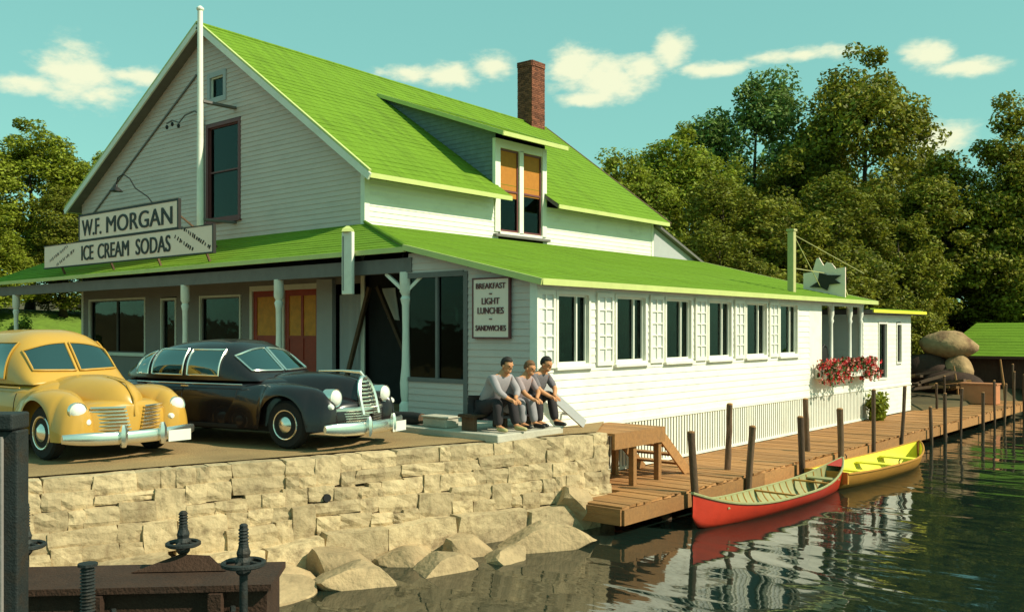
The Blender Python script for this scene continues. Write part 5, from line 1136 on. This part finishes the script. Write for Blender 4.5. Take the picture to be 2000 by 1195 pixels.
TREES = [(-11.4, 25.6, 10.4, 6.4, 0, 'leaf_green'), (-10.96, 29.4, 12.2, 7.6, 2, 'leaf_green'), (-10.2, 36.1, 16.4, 8.8, 0, 'leaf_blue'), (-4.4, 37.1, 16.7, 8.8, 2, 'leaf_olive'), (-8.9, 41.2, 13.4, 7.5, 2, 'leaf_olive'),
    (-.34, 36.6, 10.8, 7, 0, 'leaf_olive'), (2.3, 37.6, 12.7, 7.2, 1, 'leaf_olive'), (4.2, 40.1, 12.1, 7.6, 2, 'leaf_green'), (-5.3, 45.5, 13.2, 7, 0, 'leaf_dark'), (-6.6, 25.6, 8.8, 6.4, 3, 'leaf_dark'),
    (-3.9, 26.2, 7.8, 6.2, 4, 'leaf_olive'), (-2.8, 29.3, 8.8, 6.4, 3, 'leaf_dark'), (-.9, 31.6, 7.3, 5, 4, 'leaf_olive'), (2.4, 41.5, 8.6, 6.5, 3, 'leaf_dark'), (6.5, 42.0, 9, 6.5, 4, 'leaf_olive'), (-8.8, 22.9, 7.1, 5.2, 4, 'leaf_green'),
    (-5.2, 22.6, 6.3, 5, 3, 'leaf_dark'), (-13.5, 33, 11.5, 7, 0, 'leaf_dark'), (-1.8, 24.6, 4.2, 4.6, 4, 'leaf_dark'), (-1.9, 30.6, 5.6, 4.6, 3, 'leaf_olive'), (-6.8, 33, 11.2, 7, 3, 'leaf_dark'), (-2.6, 33.5, 8.6, 6, 3, 'leaf_dark'), (9.5, 44, 12, 7.5, 0, 'leaf_olive'), (12, 41, 10, 7, 2, 'leaf_dark'), (-.6, 23.0, 2.4, 3.2, 3, 'leaf_green'),
    (.3, 39.0, 6.8, 6.2, 4, 'leaf_olive'), (3.6, 37.6, 5.0, 5.5, 3, 'leaf_green'), (-31, 2.6, 10.9, 6.6, 0, 'leaf_green'), (-31.3, 6.0, 11.5, 6, 2, 'leaf_green'), (-31, 9.0, 10.3, 5.2, 2, 'leaf_green'), (-27.5, 5.8, 8.0, 4.6, 3, 'leaf_dark'), (-27.0, 2.2, 7.3, 4.8, 4, 'leaf_green'), (-35.3, 12.2, 9.5, 5.4, 0, 'leaf_olive'), (-33, -2.5, 10.5, 6.5, 3, 'leaf_dark'), (-26.8, 8.6, 6.5, 4.2, 3, 'leaf_olive')]
KIND = {0: 'broad round crowned', 1: 'pointed spire shaped', 2: 'uneven round crowned', 3: 'bushy low branched', 4: 'dense bushy'}
HUE = {'leaf_green': 'mid green', 'leaf_blue': 'blue green', 'leaf_olive': 'olive green', 'leaf_dark': 'dark green'}
rt = random.Random(21); variants = {}
for i, (x, y, zt, w, k, lm) in enumerate(TREES):
    gz = ground_z(x, y); h = zt - gz; o = empty('leafy_tree', (x, y, gz - .05), rt.uniform(0, 6.28)); o.scale = (w / 5.2, w / 5.2, h / 9.85)
    key = (k, lm)
    if key not in variants: me = PROTO[k][0].copy(); me.materials.clear(); me.materials.append(MATS[lm]); variants[key] = me
    for nm, me in (('crown', variants[key]), ('trunk', PROTO[k][1])):
        c = bpy.data.objects.new(nm, me); COL.objects.link(c); c.parent = o
    where = 'beyond the porch on the grassy bank' if x < -20 else ('behind the boathouse' if x > 1 else ('tallest on the wooded slope behind the wing' if zt > 15 else ('on the bank behind the white annex' if zt < 7.5 else ('at the back of the wooded slope' if y > 40 else 'behind the rear wall of the store' if x < -9 else 'behind the lean-to and wing roof' if x < -5 else 'rising behind the annex roof'))))
    tag(o, f'{KIND[k]} {HUE[lm]} tree {where}', 'tree', 'trees on the wooded slope' if x > -20 else 'trees beyond the porch')
# clipped shrub under the porch end and small plants by the annex
def shrub(loc, w, h, lm, lab, seed):
    o = tag(empty('shrub', loc), lab, 'shrub'); me, cen = crown_mesh('foliage', [((0, 0, h * .55), (w / 2, w / 2, h * .5))], 26, 70, .07, seed, (.12, .26)); me.materials.append(MATS[lm]); c = bpy.data.objects.new('foliage', me); COL.objects.link(c); c.parent = o
    mb = MB()
    for k in range(5): mb.tube([(0, 0, 0), (w * .3 * math.cos(k * 1.25), w * .3 * math.sin(k * 1.25), h * .6)], [.025, .01], 5)
    mb.build('stem', 'bark', o, local=True)
shrub((3.45, 15.95, -.97), .32, .75, 'leaf_green', 'small green shrub in the corner between lattice and annex', 1); shrub((-21.8, 1.6, ground_z(-21.8, 1.6)), 1.5, 2.1, 'leaf_bright', 'bright green rounded shrub on the lawn beyond the porch', 2); shrub((2.2, 21.2, -.9), .9, .8, 'leaf_olive', 'low olive shrub at the far corner of the annex', 3)

lp = tag(empty('globe_lamp', (2.55, 4.85, 0)), 'white globe lamp seen through a window of the wing', 'lamp')
MB().tube([(2.55, 4.85, 0), (2.55, 4.85, 1.22)], .025, 8).build('stand', 'soffit', lp); mb = MB(); mb.lathe([(.03, 1.2), (.15, 1.25), (.21, 1.38), (.20, 1.5), (.12, 1.62), (.03, 1.66)], (2.55, 4.85, 0), n=18); mb.build('globe', 'curtain', lp, smooth=True)

tp = tag(empty('timber_pile', (2.6, 25.6, -.9)), 'dark jumble of old timber stacked on the bank before the boulders', 'timber'); rtp = random.Random(6)
for i in range(16):
    x = rtp.uniform(.9, 3.3); y = rtp.uniform(24.6, 27); z = -.8 + rtp.uniform(0, .75); a = rtp.uniform(-1.2, 1.2); L_ = rtp.uniform(.5, 1.1)
    MB().bar((x - L_ * math.cos(a), y - L_ * math.sin(a), z - rtp.uniform(-.1, .3)), (x + L_ * math.cos(a), y + L_ * math.sin(a), z + rtp.uniform(-.1, .35)), .12, .09).build('timber', 'dark_wood' if i % 3 else 'dock_wood', tp)
